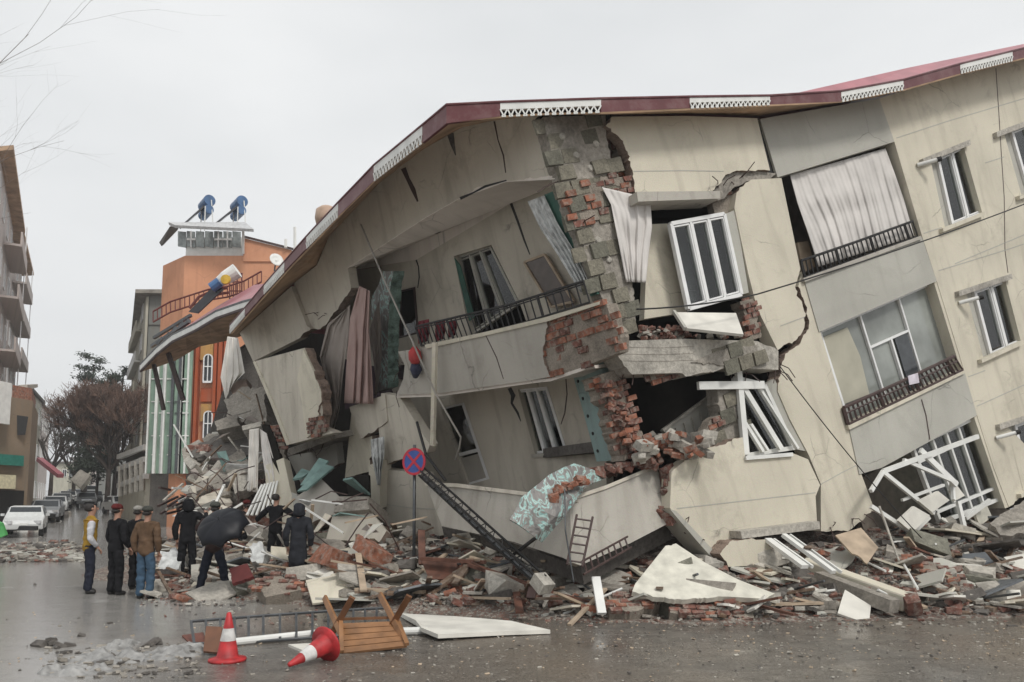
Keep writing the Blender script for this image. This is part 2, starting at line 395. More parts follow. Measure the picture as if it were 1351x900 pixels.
def asphalt():
    m, t, b = nodes('wet_muddy_asphalt'); v = coords(t)
    big = tex(t, 'ShaderNodeTexNoise', .32, 6, v, (1, .55, 1)); mid = tex(t, 'ShaderNodeTexNoise', 2.6, 9, v, (1, 2.0, 1), Roughness=.72)
    fine = tex(t, 'ShaderNodeTexNoise', 30, 6, v, Roughness=.7); vo = tex(t, 'ShaderNodeTexVoronoi', 60, 1, v)
    c = ramp(t, mid.outputs['Fac'], [(.3, (.070, .065, .058)), (.5, (.115, .105, .093)), (.7, (.18, .163, .144))])  # streaky asphalt tone; bright wet-sheen patches are painted into the contrast
    mud = ramp(t, big.outputs['Fac'], [(.42, (0,)*3), (.62, (1,)*3)])
    c = mixc(t, mud, c, (.155, .128, .10)); c = mixc(t, .85, c, ramp(t, fine.outputs['Fac'], [(.32, (.12,)*3), (.66, (.88,)*3)]), 'OVERLAY')
    # pale mortar dust trodden over the street
    du = tex(t, 'ShaderNodeTexNoise', 5.5, 9, v, Roughness=.75)
    c = mixc(t, ramp(t, du.outputs['Fac'], [(.54, (0,)*3), (.68, (.6,)*3)]), c, (.27, .245, .21))
    gr = tex(t, 'ShaderNodeTexVoronoi', 38, 1, v); gn = tex(t, 'ShaderNodeTexNoise', 1.3, 4, v)
    gm = t.nodes.new('ShaderNodeMath'); gm.operation = 'MULTIPLY'; t.links.new(ramp(t, gr.outputs['Distance'], [(.13, (1,)*3), (.2, (0,)*3)]), gm.inputs[0]); t.links.new(ramp(t, gn.outputs['Fac'], [(.42, (.1,)*3), (.62, (.8,)*3)]), gm.inputs[1])
    c = mixc(t, gm.outputs[0], c, (.36, .34, .30))
    SLURRY_SHEEN = t.nodes.new('ShaderNodeSeparateXYZ'); t.links.new(v, SLURRY_SHEEN.inputs[0])
    ml = t.nodes.new('ShaderNodeMapRange'); ml.inputs[1].default_value = -2.9; ml.inputs[2].default_value = -4.6; t.links.new(SLURRY_SHEEN.outputs[0], ml.inputs[0])
    c = mixc(t, ml.outputs[0], c, mixc(t, mid.outputs['Fac'], (.22, .21, .195), (.40, .385, .36)))  # paler mud to the left; wet sky sheen is put into its colour
    t.links.new(c, b.inputs['Base Color'])
    # wetter to the left, where water stands on the carriageway
    sp = t.nodes.new('ShaderNodeSeparateXYZ'); t.links.new(v, sp.inputs[0])
    mr = t.nodes.new('ShaderNodeMapRange'); mr.inputs[1].default_value = -2.6; mr.inputs[2].default_value = -5.2; mr.inputs[3].default_value = -.02; mr.inputs[4].default_value = .20
    t.links.new(sp.outputs[0], mr.inputs[0])
    wn = tex(t, 'ShaderNodeTexNoise', .75, 7, v, (1, .8, 1), Roughness=.6)
    ad = t.nodes.new('ShaderNodeMath'); ad.operation = 'ADD'; t.links.new(wn.outputs['Fac'], ad.inputs[0]); t.links.new(mr.outputs[0], ad.inputs[1])
    rr = ramp(t, ad.outputs[0], [(.36, (.42,)*3), (.46, (.24,)*3), (.60, (.12,)*3)]); t.links.new(rr, b.inputs['Roughness'])
    h = t.nodes.new('ShaderNodeMath'); h.operation = 'ADD'; t.links.new(fine.outputs['Fac'], h.inputs[0]); t.links.new(mid.outputs['Fac'], h.inputs[1])
    bs = ramp(t, ad.outputs[0], [(.40, (.6,)*3), (.60, (.10,)*3)])
    n = t.nodes.new('ShaderNodeBump'); n.inputs['Distance'].default_value = .02
    t.links.new(bs, n.inputs['Strength']); t.links.new(h.outputs[0], n.inputs['Height']); t.links.new(n.outputs[0], b.inputs['Normal'])
    b.inputs['Specular IOR Level'].default_value = .6
    return m
ASPH = asphalt()
def rubblemat():
    m, t, b = nodes('rubble_dirt'); setp(b, rough=.9); v = coords(t)
    vo = tex(t, 'ShaderNodeTexVoronoi', 26, 1, v); n = tex(t, 'ShaderNodeTexNoise', 4, 9, v, Roughness=.7)
    a = ramp(t, vo.outputs['Color'], [(.1, (.08, .07, .06)), (.35, (.15, .13, .11)), (.55, (.16, .075, .052)), (.75, (.13, .115, .10)), (.95, (.27, .245, .21))])
    t.links.new(mixc(t, .75, a, ramp(t, n.outputs['Fac'], [(.3, (.1,)*3), (.7, (.8,)*3)]), 'OVERLAY'), b.inputs['Base Color'])
    bump(t, b, n.outputs['Fac'], 1, .06); return m
RUB = rubblemat()

# ------------------------------------------------------------------ ground: level, rising beyond 38 m
def gz(y): return 0 if y < 38 else (y-38)*.036
def hill(y): return gz(min(y, 170))
mb = MB(); ys = [-60, -10, 0, 6, 12, 20, 30, 38, 50, 70, 100, 140, 170, 300, 500]; xs = [-300, -200, -60, -30, -10, 0, 10, 30, 60, 150, 250]
vs_ = [(x, y, hill(y)) for y in ys for x in xs]
mb.add(vs_, [(j*len(xs)+i, j*len(xs)+i+1, (j+1)*len(xs)+i+1, (j+1)*len(xs)+i) for j in range(len(ys)-1) for i in range(len(xs)-1)])
tag(mb.build('ground', ASPH, org=False), kind='structure')

hm = bpy.data.materials.new('damp_air'); hm.use_nodes = True; ht = hm.node_tree; ht.nodes.clear()
ho = ht.nodes.new('ShaderNodeOutputMaterial'); hv = ht.nodes.new('ShaderNodeVolumePrincipled')
hv.inputs['Color'].default_value = (.985, .99, 1, 1); hv.inputs['Density'].default_value = .0011; hv.inputs['Anisotropy'].default_value = .2
ht.links.new(hv.outputs[0], ho.inputs['Volume'])
mb = MB(); mb.box((-25, 220, 19), (562, 572, 44)); tag(mb.build('haze', hm, org=False), kind='stuff')
# ------------------------------------------------------------------ shared builders
def poly3(name, pts, t, mat, parent=None, away=None, mb=None):
    """polygon of 3D points, thickened by t away from the street"""
    n = Vector((0,0,0))
    for i, p in enumerate(pts):
        q = pts[(i+1) % len(pts)]; n += Vector(p).cross(Vector(q))
    n.normalize(); c = sum((Vector(p) for p in pts), Vector())/len(pts)
    if away is None: away = c-C0
    if n.dot(away) > 0: n = -n
    pl = Plane(c, n); 
    if pl.n.dot(n) < 0: pl.n = -pl.n
    own = mb is None
    if own: mb = MB()
    slab_mb(mb, [[Vector(p) for p in pts]], n, t, pl)
    return mb.build(name, mat, parent) if own else mb
def strip(name, line, wd, pl, mat, parent, off=.004, t=.004):
    """a thin joint or crack following a pixel polyline; wd in pixels, or a list"""
    ws = wd if isinstance(wd, list) else [wd]*len(line); A = []; B = []
    for i, (u, v) in enumerate(line):
        a, b = line[max(i-1, 0)], line[min(i+1, len(line)-1)]
        d = math.hypot(b[0]-a[0], b[1]-a[1]) or 1; nx, ny = -(b[1]-a[1])/d, (b[0]-a[0])/d
        A.append((u+nx*ws[i]/2, v+ny*ws[i]/2)); B.append((u-nx*ws[i]/2, v-ny*ws[i]/2))
    return panel(name, A+B[::-1], pl, t, mat, parent, off=off)
def window(parent, quad, pl, off=-.13, sash=(.5,), transom=(), fw=.07, mat=None, glass=None, inner=True, curtain=None, name='window', part=True):
    q = [pl.hit(u, v, off) for u, v in quad]; mb = MB(); n = pl.n
    for i in range(4): mb.beam(q[i], q[(i+1) % 4], fw*1.3, .09, n)
    for s in sash: mb.beam(bil(q, s, 0), bil(q, s, 1), fw, .08, n)
    for (s0, s1, t_) in transom: mb.beam(bil(q, s0, t_), bil(q, s1, t_), fw, .078, n)
    if inner:
        ss = [0]+list(sash)+[1]
        for a, b in zip(ss, ss[1:]):
            k = .035/(b-a+.01)*.3; a2, b2 = a+(b-a)*.1, b-(b-a)*.1
            r_ = [bil(q, a2, .04), bil(q, b2, .04), bil(q, b2, .96), bil(q, a2, .96)]
            for i in range(4): mb.beam(r_[i], r_[(i+1) % 4], fw*.55, .06, n)
    f = mb.build(name, mat or PVC, parent, bevel=.004)
    g = MB(); slab_mb(g, [[p - n*.02 for p in q]], n, .012, pl); g.build('pane', glass or GLASS, f)
    if curtain:
        a, b = curtain
        m_ = MB(); N = 26; vv = []
        for j in range(5):
            for i in range(N+1):
                s = lerp(a, b, i/N); p = bil(q, s, j/4) - n*(.08+.025*math.sin(i*1.7)+.015*math.sin(i*.9+j)); vv.append(p)
        m_.add(vv, [(j*(N+1)+i, j*(N+1)+i+1, (j+1)*(N+1)+i+1, (j+1)*(N+1)+i) for j in range(4) for i in range(N)])
        m_.smooth = True; m_.build('net_curtain', CURT, f, solid=.003)
    return f
def railing(parent, top, bot, pl, off, n, mat, r=.011, mid=None, name='railing', flatbar=False):
    T = [pl.hit(u, v, off) for u, v in top]; B = [pl.hit(u, v, off) for u, v in bot]; mb = MB()
    mb.tube(T, r*1.7, 6); mb.tube(B, r*1.3, 6)
    if mid: mb.tube([jlerp(T, i/6).lerp(jlerp(B, i/6), mid) for i in range(7)], r, 5)
    for i in range(n+1):
        t = i/n; mb.tube([jlerp(T, t), jlerp(B, t)], r*(2 if i % 8 == 0 else 1), 5)
    return mb.build(name, mat, parent)

# ------------------------------------------------------------------ the collapsed apartment building
Rd = Vector((.897, .442, 0)).normalized(); tl = math.radians(19)
R = Plane((5.5, 14.3, 3), (.442, -.897, 0), Rd*math.cos(tl)+Vector((0, 0, math.sin(tl))))
Oc = R.hit(725, 150)
L = Plane(Oc, (-.76, -.616, -.208), (.63, -.777, .05))
B = empty('collapsed_apartment_building', (3, 14.5, 0), 'big cream apartment building slumped over sideways on its crushed ground floor, at the right', 'building')
# inner carcass: rooms behind the torn facade
LB = L.shift(-1.3); LI = L.shift(-4.2); RI = R.shift(-3.4)
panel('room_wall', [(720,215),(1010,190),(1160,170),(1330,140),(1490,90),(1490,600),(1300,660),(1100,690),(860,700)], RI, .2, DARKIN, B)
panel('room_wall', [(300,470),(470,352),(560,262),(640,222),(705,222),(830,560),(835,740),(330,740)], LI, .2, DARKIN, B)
# --- street-side upper band, plane L
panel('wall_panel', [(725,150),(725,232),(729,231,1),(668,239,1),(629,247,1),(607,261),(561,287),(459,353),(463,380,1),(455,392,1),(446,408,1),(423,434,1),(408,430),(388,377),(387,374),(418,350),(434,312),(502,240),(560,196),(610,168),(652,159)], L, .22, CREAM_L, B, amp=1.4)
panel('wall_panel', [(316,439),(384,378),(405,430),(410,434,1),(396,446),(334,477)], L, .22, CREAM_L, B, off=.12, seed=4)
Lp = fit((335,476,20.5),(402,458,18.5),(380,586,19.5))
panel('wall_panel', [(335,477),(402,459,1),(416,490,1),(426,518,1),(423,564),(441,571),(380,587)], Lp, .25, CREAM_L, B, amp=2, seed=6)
strip('crack', [(652,160),(657,185),(664,205),(667,228)], [2.4,1.4,2,1.2], L, BROWNM, B)
strip('crack', [(532,222),(538,236),(545,250),(551,266)], [7,5,6,2], L, BROWNM, B)
strip('crack', [(594,176),(597,190),(601,205)], [9,6,1], L, CONCD, B)
strip('crack', [(668,238),(640,246),(625,254),(607,262)], [1.5,3,2,4], L, BLACKM, B, off=.006)
panel('wall_panel', [(400,461),(414,490,1),(424,520,1),(420,566),(404,578),(398,530),(392,500)], Lp, .05, CREAM, B, off=.05, seed=16)
panel('brick_infill', [(404,560),(420,548,1),(430,566,1),(412,578)], Lp, .1, BRICKR, B, off=.08)
strip('panel_lit_rim', [(335,477),(358,530),(380,587)], [3,4,4], Lp, CREAM, B, off=.03, t=.03)  # paler raised strip paints the lit rim of the panel's left edge
# ceiling over the upper balcony
def mix3(front, back): return [L.hit(*p) for p in front]+[LB.hit(*p) for p in back]
poly3('balcony_ceiling', mix3([(745,236),(668,240),(607,262),(561,288),(459,354)], [(464,357),(549,343),(646,285),(674,268),(745,240)]), .18, CEIL, B, away=Vector((0,.2,1)))
c_ = L.hit(607,277,-.6); mb = MB(); mb.lathe(LB.hit(572,305,.55), [(.0,-.03),(.13,-.02),(.16,.0),(.16,.05)], 18); mb.build('ceiling_lamp', CONCD, B)
# recess wall of the upper balcony with its openings
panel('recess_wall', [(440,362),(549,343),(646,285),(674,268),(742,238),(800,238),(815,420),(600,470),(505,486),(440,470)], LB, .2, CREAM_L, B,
      holes=[[(507,388),(548,378),(553,440),(506,452)], [(599,338),(648,323),(685,398),(700,440),(622,452)], [(693,347),(718,337),(749,385),(728,398)]])
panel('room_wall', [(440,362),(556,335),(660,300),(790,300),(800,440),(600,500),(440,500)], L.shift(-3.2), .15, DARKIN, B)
strip('crack', [(674,268),(683,292),(692,318),(699,336)], [3.4,3,2.4,1.2], LB, BLACKM, B)
strip('crack', [(549,343),(552,352),(553,366),(551,380)], [2,1.4,1.6,1], LB, BLACKM, B)
window(B, [(507,388),(548,378),(553,440),(506,452)], LB, off=-.1, sash=(.5,), mat=BROWNM, inner=False)
d = window(B, [(606,340),(648,325),(686,400),(625,440)], LB, off=-.18, sash=(.36,.68), fw=.04, name='balcony_door', mat=GREYP, curtain=(.0,.3))
panel('door_jamb', [(599,340),(607,350),(626,418),(619,424)], LB, .02, GREENB, d, off=.01)
mb = MB(); q = [LB.hit(*p, .12) for p in [(692,346),(719,336),(757,398),(728,405)]]
for i in range(4): mb.beam(q[i], q[(i+1)%4], .045, .05, LB.n)
f = mb.build('window', WOODP, B); g = MB(); slab_mb(g, [q], LB.n, .01, LB); g.build('pane', simple('brown_pane', (.10,.075,.06), .25), f)
# column stripped to its blocks
panel('concrete_column', [(717,154),(799,152),(800,182,1),(806,210,1),(810,243,1),(797,268,1),(810,304,1),(821,349,1),(834,363,1),(840,435,1),(815,446,1),(800,402,1),(781,372,1),(768,315,1),(754,282,1),(742,240,1),(727,199,1)], R, .28, STONE, B, off=.02, amp=1.1, seed=9)
mb = MB(); r_ = random.Random(5)
for u, v in ((751,262),(783,284),(768,292),(789,317),(803,343),(786,345),(779,222),(760,205),(742,180),(786,190)):
    p = R.hit(u, v, .02); mb.lathe(p, [(.0,.03),(.045,.028),(.06,.012),(.065,0)], 12, R.n)
    mb.build('mortar_dab', CONCL, B); mb = MB()
panel('brick_infill', [(744,247),(792,240),(797,268,1),(790,290,1),(765,300,1),(752,275,1)], R, .1, BRICKW, B, off=.05, amp=2)
panel('lintel_bricks', [(792,233),(830,234,1),(834,262,1),(848,270),(846,276,1),(826,262,1),(818,246,1),(792,246)], R, .15, BRICKR, B, off=.04, amp=2)
panel('brick_edge', [(806,180),(824,186,1),(834,226,1),(836,262),(822,262,1),(818,205,1)], R, .2, BRICKR, B, off=-.2, amp=2.5, seed=12)
# big front panel and its broken sill
panel('wall_panel', [(808,154),(905,153),(999,156),(1016,225,1),(972,225,1),(955,234,1),(940,252),(838,254,1),(835,227,1),(822,186,1),(799,166,1)], R, .22, CREAM, B, off=.1, amp=1.8, seed=13)
strip('render_joint', [(836,226),(900,225),(955,226)], 1.2, R, GREYP, B, off=.104)
panel('window_ledge', [(840,253),(950,252),(950,262),(842,266)], R, .5, GREYL, B, off=.32)
panel('broken_lintel', [(940,254),(956,233,1),(972,224,1),(1000,226),(1024,229),(1016,236,1),(995,238,1),(970,246,1),(955,262,1),(944,264)], R, .35, CONC, B, off=.03, amp=1.5)
panel('brick_infill', [(938,262),(974,250,1),(976,276,1),(968,284),(944,286)], R, .15, BRICKW, B, off=-.12, amp=2)
strip('crack', [(999,157),(1007,185),(1014,212),(1019,232)], [4,6,6,8], R, BLACKM, B, off=-.05)
# white framed casement hanging in the torn wall
panel('wall_panel', [(855,296),(881,295),(906,412),(850,421)], R, .15, CREAM, B, off=-.25)
W1 = window(B, [(884,296),(954,283),(977,389),(908,408)], R, off=.05, sash=(.35,.68), fw=.055, curtain=(.03,.66))
panel('window_reveal', [(955,283),(970,277),(988,386),(978,389)], R, .2, GREYP, W1, off=.02)
panel('brick_infill', [(976,398),(993,394,1),(1000,418,1),(1004,446,1),(989,447,1),(984,420,1)], R, .25, BRICKR, B, off=.02, amp=2)
# pier in two cracked pieces
panel('wall_pier', [(972,254,1),(991,237),(1031,235),(1056,355),(1049,379,1),(1060,407,1),(1061,433,1),(1050,449,1),(1026,462),(999,407),(987,360),(969,274)], R, .3, CREAM, B, off=.04, amp=1.6, seed=21)
panel('wall_pier', [(1059,358),(1083,440),(1121,567),(1134,619),(1154,673,.8),(1119,701,.8),(1083,701),(1083,639),(1067,600),(1042,553),(1026,516,1),(1030,484,1),(1036,467,1),(1056,453,1),(1067,434,1),(1065,406,1),(1053,378)], R, .3, CREAM, B, amp=1.8, seed=22)
strip('render_joint', [(1083,639),(1110,624),(1134,612)], 1.2, R, GREYP, B)
strip('render_joint', [(1030,430),(1062,418)], 1.2, R, GREYP, B, off=.045)
# broken floor edge beam across the corner
panel('floor_beam', [(815,450),(900,447),(999,450,1),(1027,463),(1027,488),(964,485,1),(905,497,1),(895,492),(834,494,1),(822,480,1),(814,466,1)], R, .45, CONCL, B, off=.35, amp=1.4, seed=31)
for k, v in enumerate((458,467,476)):
    strip('shuttering_mark', [(822,v),(870,v+1),(915,v-1)], .8, R, CONC, B, off=.354)
panel('mortar_patch', [(912,478),(940,466,1),(966,460,1),(999,455),(1002,482),(964,484,1)], R, .02, STONE, B, off=.372, amp=2)
panel('brick_infill', [(857,494),(888,490),(890,500,1),(860,503)], R, .12, BRICKR, B, off=.2)
mb = MB(); r_ = random.Random(77)
for k in range(90):
    s = r_.random(); u = lerp(846, 905, s) if k < 60 else lerp(810, 990, s); v = 446-r_.random()*(14 if k < 60 else 5)
    mb = MB(); mb.chunk(R.hit(u, v, .25-r_.random()*.5), (r_.uniform(.05,.17), r_.uniform(.05,.13), r_.uniform(.04,.1)), k); mb.build('loose_brick', BRICKD if k % 3 else CONCL, B)
pb = empty('fallen_white_board', R.hit(935,441,.3), 'white board lying tilted on the broken floor edge under the hanging casement', 'board')
pp = fit((891,412,12.9),(971,413,13.1),(980,441,12.5))
panel('board_sheet', [(893,412),(971,413),(981,441),(906,433)], pp, .05, FOAM, pb)
mbb = MB(); mbb.beam(pp.hit(889,411), pp.hit(904,434), .05, .06); mbb.build('board_edge', GREYP, pb)
# parapet of the upper balcony
PB = B
panel('balcony_parapet', [(525,464),(580,455),(650,441),(722,424,1),(720,440,1),(716,470,1),(726,497),(700,502),(580,519),(523,521),(532,500),(534,482)], L, .14, GREYL, B, off=.25, amp=1.6, seed=41)
panel('balcony_coping', [(560,455),(640,438),(722,418),(790,398),(790,402),(722,424),(640,443),(562,460)], L, .2, CREAM, B, off=.28)
panel('brick_parapet', [(721,423),(760,411),(800,401),(806,420,1),(816,446),(815,466),(770,484),(727,499,1),(717,470,1),(722,440,1)], L, .25, BRICKW, B, off=.2, amp=1.8, seed=42)
strip('crack', [(640,441),(655,472),(664,500)], [1,1.2,.8], L, BROWNM, B, off=.254)
railing(B, [(548,431),(600,419),(672,402),(770,371)], [(556,456),(610,446),(680,429),(778,399)], L, .2, 30, BLACKM, r=.014, mid=.12, name='balcony_railing')
# rooms torn open left of the balcony
panel('torn_wall_strip', [(505,358),(519,358,1),(515,390,1),(512,450,1),(511,512),(496,518,1),(498,430,1),(489,420),(490,395,1)], L, .3, concrete('teal_painted_concrete', (.17,.25,.22), .8, 5.0), B, off=-.3, amp=1.2, seed=44)
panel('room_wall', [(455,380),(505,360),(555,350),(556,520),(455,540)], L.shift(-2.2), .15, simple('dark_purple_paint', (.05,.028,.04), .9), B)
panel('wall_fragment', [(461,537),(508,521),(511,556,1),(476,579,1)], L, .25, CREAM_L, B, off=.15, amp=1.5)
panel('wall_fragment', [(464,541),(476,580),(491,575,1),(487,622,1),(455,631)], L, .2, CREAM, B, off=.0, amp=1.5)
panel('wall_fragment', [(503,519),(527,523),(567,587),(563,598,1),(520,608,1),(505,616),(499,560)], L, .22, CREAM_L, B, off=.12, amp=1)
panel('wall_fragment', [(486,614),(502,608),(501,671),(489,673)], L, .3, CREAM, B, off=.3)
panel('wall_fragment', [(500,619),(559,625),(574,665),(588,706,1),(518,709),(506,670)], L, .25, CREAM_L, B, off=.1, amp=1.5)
strip('render_joint', [(505,665),(540,670),(576,672)], 1, L, GREYP, B, off=.11)
panel('broken_slab', [(377,593),(440,571),(444,578),(380,602)], L, 1.6, CONC, B, off=.5)
panel('torn_ceiling', [(380,603),(443,580),(446,612,1),(398,640)], L, .2, GREYP, B, off=-.2, amp=1.5)
# lower recess (first storey now at street level)
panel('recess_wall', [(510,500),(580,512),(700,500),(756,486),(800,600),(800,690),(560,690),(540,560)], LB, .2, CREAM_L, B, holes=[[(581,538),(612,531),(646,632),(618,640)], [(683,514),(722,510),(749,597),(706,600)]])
d = window(B, [(581,538),(612,531),(646,632),(618,640)], LB, off=-.08, sash=(), transom=((0,1,.62),), name='balcony_door', fw=.08, inner=False)
panel('door_panel', [(608,605),(637,597),(648,636),(619,640)], LB, .04, GREYL, d, off=-.06)
window(B, [(683,514),(722,510),(749,597),(706,600)], LB, off=-.1, sash=(.34,.67), fw=.055, curtain=(.0,1))
panel('window_sill', [(700,600),(752,596),(753,600),(702,604)], LB, .12, GREYL, B, off=.06)
strip('crack', [(672,512),(677,522),(675,532),(683,545),(687,556)], [5,6,3,3,1], LB, BLACKM, B)
strip('crack', [(746,492),(748,520),(745,545),(740,560)], [1.5,1.5,1.5,1], LB, BROWNM, B)
panel('balcony_ceiling', [(523,521),(580,519),(700,502),(727,499),(770,484),(772,488),(727,503),(700,506),(580,523),(523,525)], L, 1.5, CEIL, B, off=.2)
TP = fit((753,488,13.8),(803,509,12.6),(824,606,12.6))
panel('insulated_wall', [(754,489),(790,474),(804,509,1),(812,560,1),(824,607),(787,609),(770,545)], TP, .15, TEALW, B, amp=1)
mb = MB()
for k in range(5): mb.lathe(TP.hit(763+k*6.5, 503+k*23, .0), [(.0,.02),(.03,.018),(.03,0)], 8, TP.n)
mb.build('fixing', BLACKM, B)
panel('brick_pillar', [(782,498),(817,486),(822,510,1),(838,559,1),(853,580,1),(838,600),(824,608,1),(814,575,1),(806,545,1),(796,520,1)], R, .4, BRICKR, B, off=.0, amp=3.2, seed=51)
mb = MB(); r_ = random.Random(8)
for k in range(60):
    t = r_.random(); mb = MB(); mb.chunk(R.hit(lerp(790, 838, t)+r_.uniform(-6,14), lerp(500, 595, t), r_.uniform(0,.12)), (r_.uniform(.08,.2), .12, r_.uniform(.06,.1)), k+300); mb.build('loose_brick', BRICKD if k % 2 else BRICKO, B); mb = MB()
# dark room seen through the corner, with a fallen panelled shutter
panel('room_floor', [(840,575),(1030,575),(1030,590),(840,590)], R, 3.3, CONCD, B, off=-.1)
panel('fallen_shutter', [(874,568),(944,516),(950,530),(946,575),(895,585)], R, .08, GREYP, B, off=-.55)
mb = MB()
for k in range(6): mb.beam(R.hit(880+k*11, 572-k*7, -.5), R.hit(890+k*10, 590-k*3, -.5), .02, .03, R.n)
mb.beam(R.hit(874,568,-.5), R.hit(944,517,-.5), .05, .06, R.n)
mb.build('shutter_rib', CONCL, B)
panel('broken_wall_stub', [(946,512),(960,508,1),(971,516,1),(974,552,1),(955,562,1),(950,540,1)], R, .3, STONE, B, off=.1, amp=2.4)
panel('broken_wall_stub', [(927,579),(940,558,1),(974,550,1),(980,576),(930,593),(905,606),(900,598,1)], R, .3, STONE, B, off=.05, amp=2.4, seed=8)
panel('brick_infill', [(930,570),(936,556,1),(950,548,1),(958,558,1),(940,575,1)], R, .2, BRICKR, B, off=.12, amp=2)
W2 = window(B, [(969,499),(1007,508),(1046,591),(983,601)], R, off=.08, sash=(), fw=.06, inner=False, mat=WHITEF)
mb = MB()
for a, b, w_ in (((921,509),(1007,508),.14), ((974,490),(984,600),.12), ((981,512),(1030,592),.10), ((981,556),(1006,596),.06), ((1000,510),(1052,592),.05), ((990,560),(1012,594),.05)):
    mb.beam(R.hit(*a, .16), R.hit(*b, .16+.05), w_, .07, R.n)
mb.build('broken_sash', WHITEF, W2)
panel('window_reveal', [(1008,508),(1022,500),(1066,596),(1047,592)], R, .1, GREYP, B, off=-.02)
# lower front panel
panel('wall_panel', [(886,622),(905,607,1),(930,593,1),(980,577),(983,603),(1046,598),(1066,606),(1082,640),(1076,655),(1078,690),(978,708),(962,722,1),(965,752,1),(940,735,1),(900,690),(884,670)], R, .25, CREAM, B, off=.45, amp=1.4, seed=61)
strip('render_joint', [(893,671),(980,661),(1076,650)], 1.4, R, GREYP, B, off=.454)
panel('wall_edge', [(884,672),(892,674),(966,752),(958,756),(925,720)], R, .5, GREYP, B, off=.5)
panel('fallen_ledge', [(977,701),(1081,688),(1082,698),(979,711)], R, .3, CONCL, B, off=.72)
panel('wall_chunk', [(950,731,1),(966,713,1),(1011,712,1),(1023,731,1),(1000,746,1),(961,748,1)], R, .35, CREAM, B, off=.75, amp=1.5)
panel('window_sill', [(984,602),(1046,597),(1047,602),(985,607)], R, .12, WHITEF, B, off=.5)
# --- right wing
panel('wall_panel', [(1003,157),(1160,130),(1180,187),(1026,234)], R, .22, GREYP, B)
wq = [[(1228,212),(1271,192),(1296,281),(1247,301)], [(1275,387),(1326,369),(1347,451),(1298,474)], [(1325,177),(1372,157),(1397,240),(1348,258)], [(1329,563),(1377,546),(1396,630),(1350,652)], [(1376,350),(1428,331),(1448,413),(1398,434)]]
panel('facade', [(1160,130),(1270,95),(1337,80),(1480,42),(1480,600),(1351,650,1),(1331,669),(1311,617),(1289,548),(1273,492),(1236,371),(1217,313),(1180,187)], R, .28, CREAM, B, holes=wq)
panel('end_wall', [(1480,46),(1483,45),(1483,600),(1480,600)], R, 7, CREAM, B, off=-.01)
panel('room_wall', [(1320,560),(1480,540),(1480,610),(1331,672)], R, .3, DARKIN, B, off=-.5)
for k, q in enumerate(wq):
    u0, v0 = q[0]; q2 = [lerp2(q[0], q[1], .16) if False else (lerp(q[0][0], q[1][0], .17), lerp(q[0][1], q[1][1], .17)), q[1], q[2], (lerp(q[3][0], q[2][0], .17), lerp(q[3][1], q[2][1], .17))]
    wn = window(B, q2, R, off=-.1, sash=(.5,), fw=.06, curtain=((0,1) if k in (0,3) else (0,.5)))
    panel('reveal_panel', [q[0], q2[0], q2[3], q[3]], R, .05, GREYP, wn, off=-.12)
    for dy, nm, mt in ((-7, 'lintel', CONCL), (None, 'sill', CREAM)):
        if dy is not None: a, b = (q[0][0]-10, q[0][1]-3), (q[1][0]+9, q[1][1]-8); h = 7
        else: a, b = (q[3][0]-3, q[3][1]), (q[2][0]+3, q[2][1]-2); h = 5
        panel(nm, [(a[0], a[1]), (b[0], b[1]), (b[0]+1, b[1]+h), (a[0]+1, a[1]+h)], R, .12, mt, wn, off=.1)
for u, v in ((1210,218),(1265,400),(1314,578)):
    mb = MB(); p = R.hit(u, v, .02); q = R.hit(u+26, v-7, .28); mb.tube([p, q], .045, 12); o = mb.build('flue_pipe', WHITEF, B)
    m2 = MB(); m2.tube([q, q+(q-p)*.22], .055, 12); m2.build('flue_cap', BLACKM, o)
for ln in ([(1183,182),(1250,160),(1351,130),(1480,92)], [(1219,308),(1243,300)], [(1260,348),(1351,310),(1480,268)], [(1239,357),(1330,329),(1351,322)], [(1278,497),(1300,489)], [(1289,536),(1351,508),(1480,462)], [(1300,215),(1325,207)]):
    strip('render_joint', ln, 1.3, R, GREYP, B)
strip('crack', [(1314,90),(1318,150),(1321,200),(1325,260),(1326,330),(1330,360)], .9, R, BROWNM, B)
# balcony strip: openings, parapets, glazing
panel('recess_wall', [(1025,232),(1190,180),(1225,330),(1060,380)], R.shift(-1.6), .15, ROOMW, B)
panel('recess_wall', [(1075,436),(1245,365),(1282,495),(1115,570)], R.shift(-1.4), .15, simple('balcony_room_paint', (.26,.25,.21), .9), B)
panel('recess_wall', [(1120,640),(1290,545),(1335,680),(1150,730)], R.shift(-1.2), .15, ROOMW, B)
for q in ([(1180,187),(1184,186),(1221,312),(1217,313)], [(1232,372),(1236,371),(1273,492),(1269,493)], [(1285,550),(1289,548),(1331,669),(1326,671)]):
    panel('reveal', q, R, 1.3, CREAM, B, off=-.01)
panel('balcony_parapet', [(1062,372),(1217,315),(1236,371),(1081,438)], R, .2, GREYP, B, off=.02)
panel('balcony_coping', [(1060,367),(1215,311),(1217,315),(1062,372)], R, .3, GREYL, B, off=.07)
panel('balcony_parapet', [(1121,567),(1273,492),(1289,548),(1164,617),(1134,626)], R, .2, GREYP, B, off=.02)
panel('balcony_coping', [(1119,561),(1272,487),(1274,492),(1121,567)], R, .3, CREAM, B, off=.07)
strip('crack', [(1216,527),(1222,548),(1227,580)], [1,1,1], R, BROWNM, B, off=.03)
railing(B, [(1057,344),(1130,319),(1204,292)], [(1062,366),(1136,340),(1211,312)], R, .05, 26, BLACKM, r=.016, name='balcony_railing')
railing(B, [(1113,538),(1186,505),(1259,470)], [(1119,560),(1195,524),(1270,488)], R, .05, 26, BROWNM, r=.022, mid=.35, name='balcony_railing')
